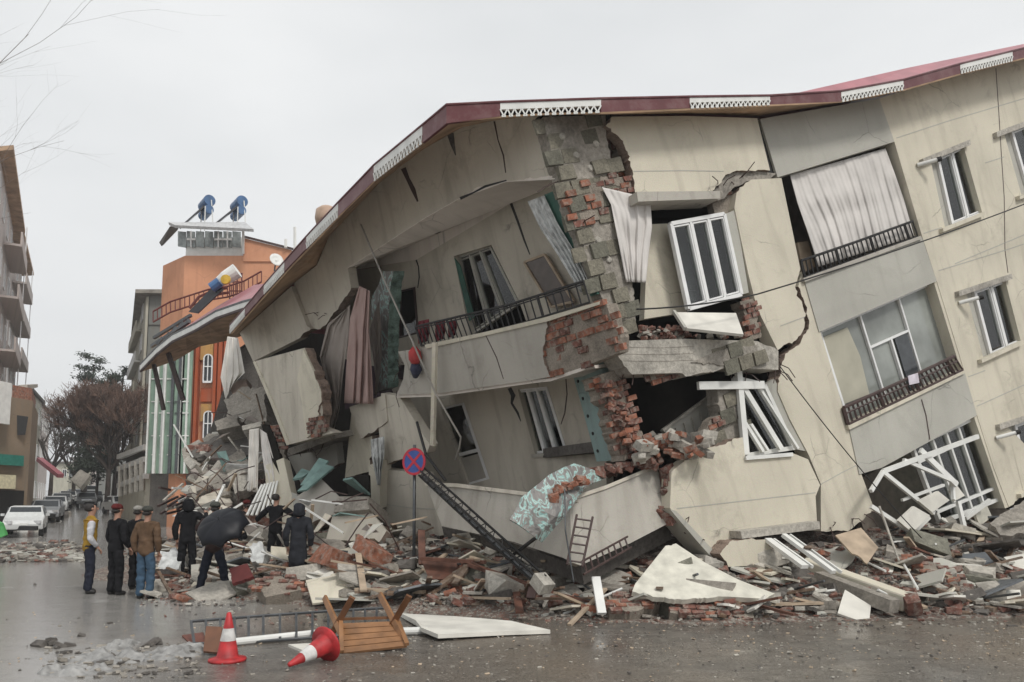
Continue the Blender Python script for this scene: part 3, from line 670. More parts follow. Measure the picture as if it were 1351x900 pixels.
gz_ = window(B, [(1080,438),(1233,372),(1268,491),(1119,560)], R, off=-.22, sash=(.32,.655), transom=((.32,.655,.36),), fw=.05, inner=False, glass=FROST, name='balcony_glazing')
q = [R.hit(u, v, -.21) for u, v in ((1080,438),(1233,372),(1268,491),(1119,560))]
mb = MB(); mb.beam(bil(q,.5,.36), bil(q,.5,1), .05, .07, R.n); mb.build('glazing_bar', PVC, gz_)
poly3('open_pane', [bil(q,.53,.38)+R.n*.02, bil(q,.64,.38)+R.n*.02, bil(q,.64,.98)+R.n*.02, bil(q,.53,.98)+R.n*.02], .01, simple('dark_pane', (.05,.055,.06), .15), gz_)
panel('paper_notice', [(1198,496),(1211,492),(1213,505),(1200,508)], R, .01, simple('pale_paper', (.6,.56,.62), .7), B, off=.1)
panel('pale_curtain', [(1086,445),(1118,432),(1135,470),(1147,520),(1112,534)], R, .02, clothmat('cream_curtain', (.45,.43,.35)), B, off=-.19)
panel('wardrobe', [(1052,320),(1066,318),(1076,352),(1060,360)], R, .3, WOODP, B, off=-.4)
# crushed ground-floor glazing
Wc = window(B, [(1203,590),(1284,552),(1318,658),(1240,690)], R, off=-.15, sash=(.3,.52,.72), transom=((0,1,.2),(0,1,.86)), fw=.06, inner=False, name='broken_glazing', mat=WHITEF)
mb = MB()
for a, b, w_ in (((1165,622),(1290,576),.09), ((1165,622),(1149,648),.07), ((1165,623),(1232,677),.08), ((1192,607),(1262,637),.07), ((1214,594),(1262,640),.12), ((1149,668),(1204,704),.08), ((1256,632),(1258,660),.07), ((1264,662),(1274,704),.10), ((1204,704),(1226,682),.07), ((1274,684),(1306,660),.08), ((1190,660),(1245,640),.05)):
    mb.beam(R.hit(*a, .35), R.hit(*b, .5), w_, .06, R.n)
mb.build('twisted_frame', WHITEF, Wc)
panel('fallen_panel', [(1212,661),(1238,648),(1253,660),(1230,676)], R, .05, FOAM, Wc, off=.6)
panel('fallen_panel', [(1185,687),(1206,668),(1227,680),(1204,703)], R, .05, FOAM, Wc, off=.66)
panel('fallen_panel', [(1256,632),(1273,654),(1262,660),(1254,648)], R, .05, FOAM, Wc, off=.4)
panel('fallen_panel', [(1286,676),(1300,662),(1309,682),(1293,694)], R, .06, FOAMD, Wc, off=.3)
# --- eaves, fascia, soffit, roof sheet
EV = [(187,0)]
Y793 = R.hit(793, 140, .62).y
def eY(u):                                              # depth along the eaves
    if u >= 793: return R.hit(u, 140, .62).y
    if u >= 589: return 1/lerp(1/11.7, 1/Y793, (u-589)/204)
    t = (589-u)/(589-303); return 1/lerp(1/11.7, 1/21.5, t)
top = [(303,430),(323,407),(348,377),(375,346),(404,313),(446,268),(474,239),(493,219),(557,166),(589,139),(660,135.5),(793,131),(910,128.5),(1016,127),(1110,121),(1192,106),(1267,85),(1336,68),(1400,52),(1480,32)]
hgt = [8,8,9,10,12,14,15,16,18,19,18,17,14,11,13,12,12,12,12,12]
kinds = 'wrwrwrrwrrwrwrwrwrw'
mbs = []
for i, k in enumerate(kinds):
    (u0, v0), (u1, v1) = top[i], top[i+1]; y0, y1 = eY(u0), eY(u1)
    a, b = P(u0, v0, y0), P(u1, v1, y1); sl = (math.hypot(u1-u0, v1-v0)/max(1e-6, abs(u1-u0)))
    c, d_ = P(u1, v1+hgt[i+1]*(1 if u1 > 589 else 1.25), y1), P(u0, v0+hgt[i]*(1 if u0 > 589 else 1.25), y0)
    if k == 'w':
        e, f_ = b.lerp(c, .5), a.lerp(d_, .5); o = poly3('fascia_board', [a, b, e, f_], .05, WHITEF, B); mb = MB()
        n = max(6, int((b-a).length/.11)); nrm = (b-a).cross(d_-a).normalized()
        for j in range(n):
            p, q = f_.lerp(e, j/n), f_.lerp(e, (j+1)/n); p2, q2 = d_.lerp(c, j/n), d_.lerp(c, (j+1)/n)
            mb.beam(p, p2.lerp(q2, .5), .022, .02, nrm); mb.beam(q, p2.lerp(q2, .5), .022, .02, nrm)
            mb.beam(p2.lerp(q2, .2), p2.lerp(q2, .8), .03, .02, nrm)
        mb.build('fascia_fretwork', WHITEF, o)
    else: poly3('fascia_board', [a, b, c, d_], .05, REDF, B)
# gutter lip along the top
mb = MB(); mb.tube([P(u, v-1, eY(u)) for u, v in top], .022, 6); mb.build('gutter_lip', REDF, B)
wl = [(316,441,'L'),(384,379,'L'),(418,351,'L'),(434,313,'L'),(502,241,'L'),(560,197,'L'),(610,169,'L'),(652,160,'L'),(725,151,'L')]
low = [(305,440),(340,400),(385,350),(412,322),(455,276),(500,232),(560,184),(591,160),(660,153),(725,149)]
so_ = MB(); N = 40
fl = [P(u, v, eY(u)) for u, v in low]; bl = [L.hit(u, v-3, -.1) for u, v, _ in wl]
vv = []
for i in range(N+1): vv += [jlerp(fl, i/N), jlerp(bl, i/N)]
so_.add(vv, [(2*i, 2*i+1, 2*i+3, 2*i+2) for i in range(N)])
low2 = [(725,149),(793,148),(910,143),(1016,138),(1110,133),(1192,118),(1267,97),(1336,80),(1480,44)]
bk2 = [(725,150),(808,152),(905,151),(1000,154),(1160,129),(1200,117),(1270,94),(1337,79),(1480,41)]
fl = [P(u, v, eY(u)) for u, v in low2]; bl = [R.hit(u, v-3, -.1) for u, v in bk2]; vv = []
for i in range(N+1): vv += [jlerp(fl, i/N), jlerp(bl, i/N)]
so_.add(vv, [(2*i, 2*i+1, 2*i+3, 2*i+2) for i in range(N)])
so_.build('soffit', SOFF, B, solid=.03)
# roof: rises gently from the eaves to a ridge in the building's own tilted frame
def rf(line):
    out = []
    for k in range(31):
        t = k/30*(len(line)-1); i = min(int(t), len(line)-2); u = lerp(line[i][0], line[i+1][0], t-i)
        j = max(0, min(len(top)-2, next((n for n in range(len(top)-1) if top[n+1][0] >= u), len(top)-2))); f = (u-top[j][0])/(top[j+1][0]-top[j][0])
        out.append(P(u, lerp(top[j][1], top[j+1][1], f)+lerp(hgt[j], hgt[j+1], f)*.3, eY(u)+.06))
    return out
def roof_strip(fl_, bl_, dirn, nm):
    vv = []; N = 30
    for i in range(N+1):
        a, b = jlerp(fl_, i/N), jlerp(bl_, i/N)+Vector((0,0,.22)); vv += [a, b, b+dirn*6+Vector((0,0,.35))]
    mb = MB(); mb.add(vv, [(3*i+k, 3*i+k+1, 3*i+k+4, 3*i+k+3) for i in range(N) for k in (0, 1)]); mb.build(nm, PINKR, B, solid=.05)
roof_strip(rf(low), [L.hit(u, v-3, -.1) for u, v, _ in wl], Vector((.76,.616,0)), 'roof')
roof_strip(rf(low2), [R.hit(u, v-3, -.1) for u, v in bk2], Vector((-.442,.897,0)), 'roof')
poly3('roof_ridge_sheet', [P(1050,123,R.hit(1050,140,0).y+.2), P(1200,89,R.hit(1200,100,0).y+1.2), P(1351,58,R.hit(1351,70,0).y+1.5), P(1351,75,R.hit(1351,70,0).y+.1), P(1200,110,R.hit(1200,100,0).y), P(1110,128,R.hit(1110,140,0).y)], .05, PINKR, B)
# near-black panel painting in the shaded gap above the column, under the eaves
panel('eave_gap_shade', [(716,148),(806,148),(806,156),(800,168),(717,156)], R, .3, DARKIN, B, off=-.02)
# lower parapet of the recessed storey: broken in two and bent outwards
PL1 = fit((563,640,15.2),(750,660,11.9),(750,740,11.7)); PL2 = fit((752,659,11.9),(868,617,12.7),(880,690,12.5))
panel('balcony_parapet', [(563,641),(604,643),(686,653),(752,661),(754,742),(743,736),(678,715),(583,694)], PL1, .16, GREYL, B)
panel('balcony_parapet', [(752,661),(800,645),(855,620),(869,616),(883,690),(831,717),(766,746),(754,742)], PL2, .16, GREYL, B, seed=3)
panel('balcony_coping', [(560,636),(604,638),(686,648),(752,656),(752,661),(686,653),(604,643),(561,641)], PL1, .25, CREAM_L, B, off=.03)
panel('balcony_coping', [(752,656),(800,640),(868,612),(869,616),(800,645),(752,661)], PL2, .25, CREAM_L, B, off=.03)
strip('broken_edge', [(870,620),(876,650),(884,690)], [4,5,4], PL2, BRICKD, B, off=.0, t=.2)
panel('balcony_floor', [(583,690),(678,711),(743,732),(754,738),(766,742),(831,713),(882,686),(882,690),(766,748),(743,740),(678,717),(583,695)], fit((583,690,15),(754,738,11.8),(882,686,12.6)), .3, CONCD, B, off=-.2)

# bent reinforcing bars and torn edges sticking out of the broken concrete
r_ = random.Random(404)
for pl_, ln, n_, off in ((R, [(820,484),(905,497),(1027,488)], 10, .2), (R, [(1027,463),(1030,500)], 4, .3), (L, [(380,602),(444,580)], 6, .5), (L, [(446,408),(408,430)], 5, 0), (L, [(523,521),(530,470)], 4, .2), (R, [(940,252),(1000,226)], 5, .1), (L, [(335,477),(380,587)], 3, .1), (R, [(884,670),(950,740)], 4, .4), (R, [(1083,700),(1154,673)], 6, .1), (R, [(727,199),(768,315)], 3, .0)):
    for k in range(n_):
        t = r_.random()*(len(ln)-1); i = min(int(t), len(ln)-2); u, v = lerp(ln[i][0], ln[i+1][0], t-i), lerp(ln[i][1], ln[i+1][1], t-i)
        p = pl_.hit(u, v, off-.1); d = Vector((r_.uniform(-.5,.5), r_.uniform(-.9,-.1), r_.uniform(-.9,.3))).normalized(); ln_ = r_.uniform(.15,.6)
        mb = MB(); q1 = p+d*ln_*.5; q2 = q1+(d+Vector((r_.uniform(-.6,.6),0,r_.uniform(-1.2,.2)))).normalized()*ln_*.5; mb.tube([p, q1, q2], .009, 5); mb.build('bent_rebar', BROWNM, B)
# ------------------------------------------------------------------ street backdrop
def W(u, Y, z): return Vector(((u-CX)/F*Y, Y, z))
def prism(name, foot, z0, z1, mat, parent=None):
    """foot: list of (x, y) in metres"""
    mb = MB(); n = len(foot)
    vs_ = [Vector((x, y, z0)) for x, y in foot]+[Vector((x, y, z1)) for x, y in foot]
    per = [0]
    for i in range(n): per.append(per[-1]+math.dist(foot[i], foot[(i+1) % n]))
    for i in range(n):
        a, b = foot[i], foot[(i+1) % n]
        mb.add([(*a, z0), (*b, z0), (*b, z1), (*a, z1)], [(0,1,2,3)], [(per[i], z0), (per[i+1], z0), (per[i+1], z1), (per[i], z1)])
    mb.add([(x, y, z1) for x, y in foot], [tuple(range(n))]); mb.add([(x, y, z0) for x, y in foot], [tuple(range(n))])
    return mb.build(name, mat, parent)
def wallwin(parent, a, b, z0, z1, s0, s1, frame=PVC, glass=None, proud=.04, mull=1, name='window', fw=.07):
    """window on the vertical wall from a to b (x, y); s0..s1 along it in metres"""
    A, Bp = Vector((*a, 0)), Vector((*b, 0)); d = (Bp-A).normalized(); n = Vector((d.y, -d.x, 0))
    if n.dot(C0-A) < 0: n = -n
    q = [A+d*s0+Vector((0,0,z1))+n*proud, A+d*s1+Vector((0,0,z1))+n*proud, A+d*s1+Vector((0,0,z0))+n*proud, A+d*s0+Vector((0,0,z0))+n*proud]
    mb = MB()
    for i in range(4): mb.beam(q[i], q[(i+1) % 4], fw, .08, n)
    for k in range(1, mull+1): mb.beam(bil(q, k/(mull+1), 0), bil(q, k/(mull+1), 1), fw*.8, .07, n)
    f = mb.build(name, frame, parent); g = MB(); g.add([p-n*.02 for p in q], [(0,1,2,3)]); g.build('pane', glass or DGLASS, f, solid=.01); return f
DGLASS = simple('dark_window_pane', (.035,.04,.045), .12, var=.3, scale=1)
ORANGE = plaster('orange_render', (.60, .29, .17), stain=(.42,.19,.11), amount=.3)
ORANGED = plaster('dark_orange_pilaster', (.36, .085, .035), amount=.3)
OCHRE = plaster('ochre_render', (.46, .26, .09), amount=.3)
GREYB = plaster('dark_grey_render', (.20, .205, .19), amount=.4)
PALEB = plaster('pale_yellow_render', (.48, .46, .38), amount=.4)
PINKB = plaster('pale_pink_render', (.50, .44, .41), amount=.35)
BROWNB = plaster('brown_grey_render', (.24, .18, .125), amount=.55)
MINT = simple('mint_panel', (.23, .33, .255), .4, var=.25, scale=1)
def px(u, Y): return ((u-CX)/F*Y, Y)
# orange building: wall towards us at 46 m, street side running away on its left
OB = empty('orange_building', (*px(250, 46), 0), 'tall orange building with arched windows, green glazed strips and a glass penthouse', 'building')
fA, fB, fS = px(232, 46), px(392, 46), px(203, 48)
z0 = -.5
topz = lambda v, Y: EYE+(665-v)/F*Y
prism('wall', [fS, fA, fB, (fB[0]+2, 60), (fS[0]+3, 60)], z0, topz(330, 46), ORANGE, OB)
mb = MB(); mb.add([(*fA, topz(330,46)), (*fB, topz(330,46)), (*px(385,46.0), topz(330,46)), (*px(322,46.0), topz(313,46))], [(0,1,3)]);
poly3('gable_wall', [P(321,314,45.9), P(385,330,45.9), P(392,345,45.9), P(321,345,45.9)], .3, ORANGE, OB)
mb = MB(); mb.beam(P(321,312,45.8), P(388,329,45.8), .12); mb.build('gable_coping', BROWNM, OB)
ph = prism('penthouse', [px(233, 46.3), px(320, 46.3), px(320, 52), px(233, 52)], topz(336,46), topz(302,46), WHITEF, OB)
for k in range(7):
    a, b = 234.6+k*12, 245.6+k*12
    q = [P(a, 305, 46.2), P(b, 306, 46.2), P(b, 327, 46.2), P(a, 325, 46.2)]
    mb = MB(); mb.add(q, [(0,1,2,3)]); o = mb.build('window', simple('penthouse_pane', (.27,.30,.30), .25) if k == 0 else MATS['penthouse_pane'], ph, solid=.03)
    if k in (1, 4, 5):
        m2 = MB(); m2.beam(P(a,316,46.1), P(b,316,46.1), .1); m2.beam(P((a+b)/2,305,46.1), P((a+b)/2,327,46.1), .08); m2.build('frame', PVC, o)
mb = MB(); a = [P(224,298,45.2), P(330,297,45.2), P(341,309,44.6), P(340,312,44.6), P(300,309,44.6), P(222,301,45)]
poly3('penthouse_roof', [P(223,297,45.5), P(324,297,45.5), P(335,306,44.3), P(232,301,44.8)], .18, simple('pale_roof_sheet', (.5,.5,.5), .4), OB, away=Vector((0,0,1)))
poly3('roof_overhang', [P(224,299,46), P(234,301,44.8), P(232,305,46.5), P(213,325,50), P(210,320,51)], .12, CONCD, OB, away=Vector((0,.3,1)))
mb = MB(); mb.beam(P(321,298,45.4), P(321,335,45.8), .12); mb.build('corner_post', WHITEF, OB)
# decorated lower bay with pilasters and arched windows
for u0, u1, m_, dp in ((252,257,ORANGED,.3), (259,263,ORANGED,.3), (283,287,ORANGED,.3), (289,294,ORANGED,.3), (296,300,ORANGED,.3)):
    mb = MB(); a, b = P(u0, 440, 45.6), P(u1, 440, 45.6); mb.box(((a.x+b.x)/2, 45.85, 7), (b.x-a.x, .5, topz(448,46)*1.0)); mb.build('pilaster', m_, OB)
for vt, vb, m_ in ((448,475,OCHRE), (512,530,ORANGED), (533,556,OCHRE), (588,596,OCHRE)):
    a, b = P(265, vt, 45.8), P(281, vb, 45.8); mb = MB(); mb.box(((a.x+b.x)/2, 45.9, (a.z+b.z)/2), (abs(b.x-a.x), .2, abs(a.z-b.z))); mb.build('bay_panel', m_, OB)
for vt in (466, 541):
    vb = vt+38; mb = MB(); a, b = P(268, vb, 45.6), P(279, vb, 45.6); zt = P(268, vt+7, 45.6).z
    cx, r_ = (a.x+b.x)/2, (b.x-a.x)/2; arc = [Vector((cx-r_, 45.6, a.z))]+[Vector((cx-r_*math.cos(t*math.pi/8), 45.6, zt+r_*math.sin(t*math.pi/8))) for t in range(9)]+[Vector((cx+r_, 45.6, a.z))]
    mb.tube(arc, .045, 4); mb.beam((cx, 45.6, a.z), (cx, 45.6, zt+.2), .05); mb.beam((cx-r_, 45.6, zt-.5), (cx+r_, 45.6, zt-.5), .06); mb.beam(arc[0], arc[-1], .12)
    f = mb.build('arched_window', PVC, OB); poly3('pane', [p+Vector((0,.06,0)) for p in arc], .04, DGLASS, f)
# glazed mint strips on the chamfer and street side
for k in range(5):
    u0, u1 = 200+k*10.2, 208+k*10.2; Y = 47.6-k*.78 if k < 3 else 45.55
    mb = MB(); a, b = P(u0, 470-k*3, Y), P(u1, 625, Y); mb.box(((a.x+b.x)/2, Y, (a.z+b.z)/2), (abs(b.x-a.x), .2, abs(a.z-b.z))); o = mb.build('glazed_strip', MINT, OB)
    m2 = MB()
    for u in (u0-.6, u1+.6): p = P(u, 470, Y-.15); m2.beam((p.x, p.y, a.z), (p.x, p.y, b.z), .17 if k % 2 else .1)
    for v in (500, 530, 545, 575, 600): p, q_ = P(u0, v, Y-.15), P(u1, v, Y-.15); m2.beam(p, q_, .07)
    m2.build('frame', WHITEF if k != 3 else GREYM, o)
prism('ground_floor', [px(199, 47.2), px(300, 44.8), px(300, 45.6), px(199, 47.9)], -.5, topz(620,46), CONCD, OB)
for k in range(2):
    for j in range(2): wallwin(OB, fS, fA, 7.4+j*3.4, 8.8+j*3.4, .3+k*.8, .8+k*.8)
# solar water heaters
def solar(name, tank, foot, Y, label, slope=1):
    e = empty(name, P(*foot, Y), label, 'water heater', 'solar water heaters on the roofs')
    c1 = P(tank[0], tank[1], Y); c2 = c1+Vector((-.9, 1.2, -.0)); mb = MB(); ax = (c2-c1); n = ax.length
    mb.lathe(c1-ax*.0, [(0,0),(.34,0),(.36,.04),(.36,n-.04),(.34,n),(0,n)], 18, ax); mb.smooth = False; mb.build('tank', BLUE, e)
    c1 = P(tank[0]-1, tank[1]+12, Y-.2); mb = MB(); mb.lathe(c1, [(0,0),(.28,0),(.3,.04),(.3,n-.04),(.28,n),(0,n)], 16, ax); mb.build('tank', BLUE, e)
    f_ = P(*foot, Y-1.2); hx = Vector((tank[0]-foot[0], 0, 0)); mb = MB(); side = ax.normalized()*.9
    a, b = f_, P(tank[0]-6, tank[1]+8, Y-.5)
    mb.add([a, b, b+side, a+side], [(0,1,2,3)]); mb.build('collector', COLL, e, solid=.1)
    mb = MB(); g_ = P(tank[0]+4, foot[1]+1, Y-.2)
    for p in (b, b+side): mb.beam(p, (p.x, p.y, f_.z-.1), .05)
    mb.beam(g_, P(tank[0]+2, tank[1], Y), .05); mb.beam(f_, g_, .05); mb.build('stand', WHITEF, e)
    return e
BLUE = simple('blue_tank', (.045,.12,.26), .4, var=.3, scale=3); COLL = simple('dark_collector', (.03,.03,.035), .3)
solar('solar_water_heater', (277,264), (243,297), 46.5, 'blue tank solar water heater, left one on the orange building roof')
solar('solar_water_heater', (320,265), (284,297), 46.5, 'blue tank solar water heater, right one on the orange building roof')
# grey building behind it
GB = empty('grey_apartment_block', (*px(187, 62), 0), 'narrow grey apartment block with pale balconies behind the orange building', 'building')
gA, gB, gS = px(187, 66), px(215, 66), px(171, 82)
prism('wall', [gS, gA, gB, (gB[0]+3, 84)], 0, topz(385, 66), GREYB, GB)
prism('roof_cap', [(gS[0]-.8, gS[1]+.5), (gA[0]-.9, gA[1]-.8), (gB[0], gB[1]-.8), (gB[0]+3, 84.5)], topz(385,66), topz(380,66), CONC, GB)
d = (Vector(gS)-Vector(gA)); 
prism('street_wall', [(gS[0]-.25, gS[1]), (gA[0]-.25, gA[1]-.1), (gA[0]-.02, gA[1]-.1), (gS[0]-.02, gS[1])], 1, topz(387,66), PALEB, GB)
for k in range(6):
    zz = 3.4+k*2.9; b_ = MB(); a, c = Vector((*gA, zz)), Vector((*gS, zz)); p, q_ = a.lerp(c, .25), a.lerp(c, .9)
    b_.beam(p+Vector((-.8,0,.5)), q_+Vector((-.8,0,.5)), .12, 1.0); b_.beam(p+Vector((-.4,0,0)), q_+Vector((-.4,0,0)), .8, .15); b_.build('balcony', PALEB if k % 2 else WHITEF, GB)
    wallwin(GB, gA, gS, zz+.8, zz+2.2, 3, 5, proud=.3)
for k in range(7): mb = MB(); mb.beam((gA[0], gA[1]-.03, 3+k*2.9), (gB[0], gB[1]-.03, 3+k*2.9), .12, .05); mb.build('floor_band', CONCD, GB)
# low cream building with railed terraces beside the street
LBd = empty('low_cream_building', (*px(180, 52), 0), 'low cream building with banded terraces right of the street, behind the cars', 'building')
prism('wall', [px(158, 60), px(192, 50), px(215, 50), px(205, 62)], 0, topz(610, 52), PALEB, LBd)
for v in (590, 606, 628):
    mb = MB(); mb.beam(P(157, v+13, 59.5), P(193, v, 49.7), .35, .35); mb.build('terrace_band', WHITEF, LBd)
for k in range(5): mb = MB(); u = 160+k*7; mb.beam(P(u, 615-k*2, 58-k*2), P(u, 655-k*2, 58-k*2), .3); mb.build('column', CONCL, LBd)
prism('roof', [px(158, 61), px(186, 51), px(220, 51), px(205, 63)], topz(598,52), topz(592, 52), CONCD, LBd)
for k in range(3): prism('window', [px(162+k*10, 57.6-k*2.9), px(168+k*10, 55.7-k*2.9), px(168+k*10, 55.9-k*2.9), px(162+k*10, 57.8-k*2.9)], topz(626-k*2,55), topz(612-k*2,55), DGLASS, LBd)
# buildings down the left side of the street
def leftblock(name, label, nu, nY, fu, fY, H, mat, floors, eave, brownsoff=True, depth=14, balc=True, off=.25):
    e = empty(name, (*px(nu, nY), 0), label, 'building'); a, b = px(nu, nY), px(fu, fY)
    prism('wall', [a, b, (b[0]-depth, b[1]+3), (a[0]-depth, a[1]+3)], -.5, H, mat, e)
    d = (Vector(b)-Vector(a)).normalized(); n = Vector((d.y, -d.x))
    ea, eb = Vector(a)-d*.5, Vector(b)+d*.6
    if eave: prism('roof_eave', [tuple(ea+n*eave), tuple(eb+n*eave), (eb[0]-depth, eb[1]+3), (ea[0]-depth, ea[1]+3)], H, H+.3, SOFF if brownsoff else CONCD, e)
    Ln = math.dist(a, b); fh = (H-1)/floors
    for k in range(floors):
        zz = 1+k*fh; m = max(2, int(Ln/3.6))
        for j in range(m):
            s = (j+.5)*Ln/m
            wallwin(e, a, b, zz+fh*.32, zz+fh*.78, s-.6, s+.6)
        if balc and k:
            mb = MB(); p, q_ = Vector((*a, zz))+Vector((*d, 0))*Ln*.45, Vector((*a, zz))+Vector((*d, 0))*Ln*.93; nn = Vector((*n, 0))
            mb.beam(p+nn*1.1+Vector((0,0,.5)), q_+nn*1.1+Vector((0,0,.5)), .12, 1.0); mb.beam(p+nn*.6, q_+nn*.6, 1.1, .16)
            mb.beam(q_+nn*.55+Vector((0,0,.5)), q_+nn*.56+Vector((0,0,.49))+nn*.5, .12, 1.0); mb.build('balcony', mat, e)
            m2 = MB(); m2.tube([q_+nn*1.0+Vector((0,0,1)), q_+nn*1.0+Vector((0,0,fh))], .04); m2.build('balcony_post', PVC, e)
    return e
leftblock('pale_apartment_block', 'tallest pale apartment block at the left frame edge under a dark brown eave', -30, 46, -3, 60, 24, PINKB, 6, .8)
leftblock('pink_apartment_block', 'pale pink apartment block with balconies and a light brown eave, second on the left side', -14, 62, 13, 78, 26, PINKB, 7, 1.0)
DB = empty('damaged_brown_building', (*px(20, 44), 0), 'damaged brown rendered house with exposed brick top, left side of the street', 'building')
a, b, c = px(-40, 42.0), px(38, 46.2), px(46, 53.2)
prism('wall', [a, b, c, (c[0]-14, c[1]+6), (a[0]-4, a[1]+8)], -.4, topz(524, 44.8), BROWNB, DB)
prism('brick_storey', [px(10, 44.8), px(36, 46.2), px(42, 51.8), px(12, 54.6)], topz(524, 44.8)+.003, topz(507, 44.8), BRICKO, DB)
poly3('roof_slab', [P(36,508,46.2), P(50,507,50.4), P(50,511,50.4), P(36,515,46.2)], .4, CONCL, DB)
poly3('window_hole_shade', [P(22,548,45.08), P(37,550,45.5), P(33,574,45.36), P(23,574,45.08)], .05, BLACKM, DB, away=Vector((0,-1,0)))  # flat black sheet painting in the shade inside the open window
prism('shop_sign', [px(-5, 43.26), px(31, 45.22), px(31, 45.5), px(-5, 43.68)], topz(614,44.1), topz(600,44.1), simple('green_sign', (.02,.17,.13), .5), DB)
prism('shop_awning', [px(-6, 42.28), px(22, 43.68), px(22, 44.8), px(-6, 43.4)], topz(645,43.4), topz(627,43.4), simple('cream_awning_board', (.55,.5,.34), .6), DB)
prism('shopfront', [px(-6, 43.4), px(34, 45.36), px(34, 45.64), px(-6, 43.68)], 0, topz(647,44.1), BLACKM, DB)
prism('cladding', [px(-10, 42.28), px(9, 43.4), px(9, 43.82), px(-10, 42.7)], topz(560,43.4), topz(505,43.4), WHITEF, DB)
leftblock('far_pale_building', 'far pale leaning house just behind the damaged brown building', 30, 80, 50, 92, 14, PALEB, 3, .3, False, 8, False)
leftblock('far_pink_building', 'farthest pale house at the end of the left row', 48, 100, 62, 116, 15, PINKB, 3, .3, False, 8, False)
e = empty('fallen_pink_roof', (*px(70, 60), .9), 'fallen pink roof sheet lying diagonally at the far end of the street', 'fallen roof')
mb = MB(); mb.beam(P(52,606,60), P(80,628,58), .45, .3); mb.build('roof_sheet', PINKR, e)
e = empty('fallen_wall_panel', (*px(107, 75), 1.3), 'pale wall panel tilted on one corner at the far end of the street', 'wall panel')
poly3('panel', [P(93,633,75), P(106,619,76), P(119,627,75), P(106,644,74)], .4, CONCL, e)
# bare and evergreen trees down the street
BARK = simple('grey_brown_bark', (.055,.042,.035), .95, var=.4, scale=3)
TWIG = simple('reddish_twigs', (.19,.12,.09), .95, var=.3)
TWMIN = [.0]
def branches(mb, p, d, ln, r, lvl, rn, tw, spread=.6, up=.12, kids=(3, 4)):
    r = max(r, TWMIN[0])
    q = p; pts = [p]; n = 3
    for i in range(n):
        d = (d+Vector((rn.uniform(-1,1), rn.uniform(-1,1), rn.uniform(-1,1)))*.16+Vector((0,0,up*.4))).normalized(); q = q+d*ln/n; pts.append(q)
    (mb if lvl > 1 else tw).tube(pts, [r*(1-.45*i/n) for i in range(n+1)], 5 if lvl > 2 else 3, False)
    if lvl <= 0: return
    for k in range(rn.randint(*kids)):
        t = rn.uniform(.35, 1); s = jlerp(pts, t)
        nd = (d+Vector((rn.uniform(-1,1), rn.uniform(-1,1), rn.uniform(-.5,1)))*spread*1.4+Vector((0,0,up))).normalized()
        branches(mb, s, nd, ln*rn.uniform(.55,.8), r*.5, lvl-1, rn, tw, spread, up, kids)
TWMIN[0] = .022
def bare_tree(label, u, Y, h, sd, lvl=5, wide=.6, tmat=None, kids=(3, 4), group='bare trees down the street'):
    rn = random.Random(sd); base = Vector((*px(u, Y), hill(Y))); e = empty('bare_tree', base, label, 'tree', group)
    mb, tw = MB(), MB(); mb.tube([base-Vector((0,0,.3)), base+Vector((.05,0,h*.15)), base+Vector((0,.1,h*.32))], [h*.022, h*.018, h*.015], 8)
    for k in range(5):
        a = k*1.26+rn.random(); branches(mb, base+Vector((0,.1,h*rn.uniform(.24,.32))), Vector((math.cos(a)*wide, math.sin(a)*wide, 1)).normalized(), h*.3, h*.013, lvl-1, rn, tw, wide, .12, kids)
    mb.build('trunk', BARK, e, smooth=True); tw.build('crown', tmat or TWIG, e)
    return e
bare_tree('reddish bare street tree with a dense round crown in front of the dark evergreen', 143, 66, 12.3, 3, 6, .75, kids=(4, 5))
bare_tree('pale grey bare tree left of the evergreens, far down the street', 68, 92, 13, 5, 5, .6, simple('grey_twigs', (.12,.10,.095), .95))
bare_tree('bare tree between the pale tree and the reddish tree, far down the street', 98, 84, 11, 8, 5, .7, simple('brown_twigs', (.10,.075,.065), .95))
bare_tree('small bare tree half hidden by the grey block, right side of the street', 163, 76, 10.5, 12, 5, .6)
LEAF = simple('dark_needles', (.034,.050,.032), .9, var=.6, scale=2)
def evergreen(label, u, Y, h, wd, sd, n=1500):
    rn = random.Random(sd); base = Vector((*px(u, Y), hill(Y))); e = empty('evergreen_tree', base, label, 'tree', 'evergreens down the street')
    mb = MB(); mb.tube([base-Vector((0,0,.3)), base+Vector((.2,0,h*.5)), base+Vector((.3,.2,h*.93))], [h*.02, h*.014, h*.004], 7); lf = MB()
    for k in range(34):
        t = rn.uniform(.3, .97); a = rn.uniform(0, 6.3); ln = wd*(1.05-t*.75)*rn.uniform(.55,1.1); p = base+Vector((.2*t,0,h*t)); q = p+Vector((math.cos(a)*ln, math.sin(a)*ln, ln*rn.uniform(-.1,.35)))
        mb.tube([p, q], [.07, .02], 4, False)
        for j in range(n//34):
            s = rn.uniform(.3, 1.08); c = p.lerp(q, s)+Vector((rn.gauss(0,.38), rn.gauss(0,.38), rn.gauss(0,.22))); z = rn.uniform(.10,.26)
            d1 = Vector((rn.uniform(-1,1), rn.uniform(-1,1), rn.uniform(-.4,.9))).normalized()*z; d2 = d1.orthogonal().normalized()*z*.35
            lf.add([c-d1, c+d2, c+d1, c-d2], [(0,1,2,3)])
    mb.build('trunk', BARK, e); lf.build('crown', LEAF, e)
evergreen('tall open dark evergreen rising above the other street trees', 112, 88, 17.5, 4.6, 21, 5200)
evergreen('bushy dark evergreen behind the reddish bare tree', 152, 84, 15.5, 4.4, 22, 5200)
evergreen('low dark evergreen at the foot of the reddish bare tree', 128, 78, 8, 3.6, 23, 3600)
TWMIN[0] = 0.0
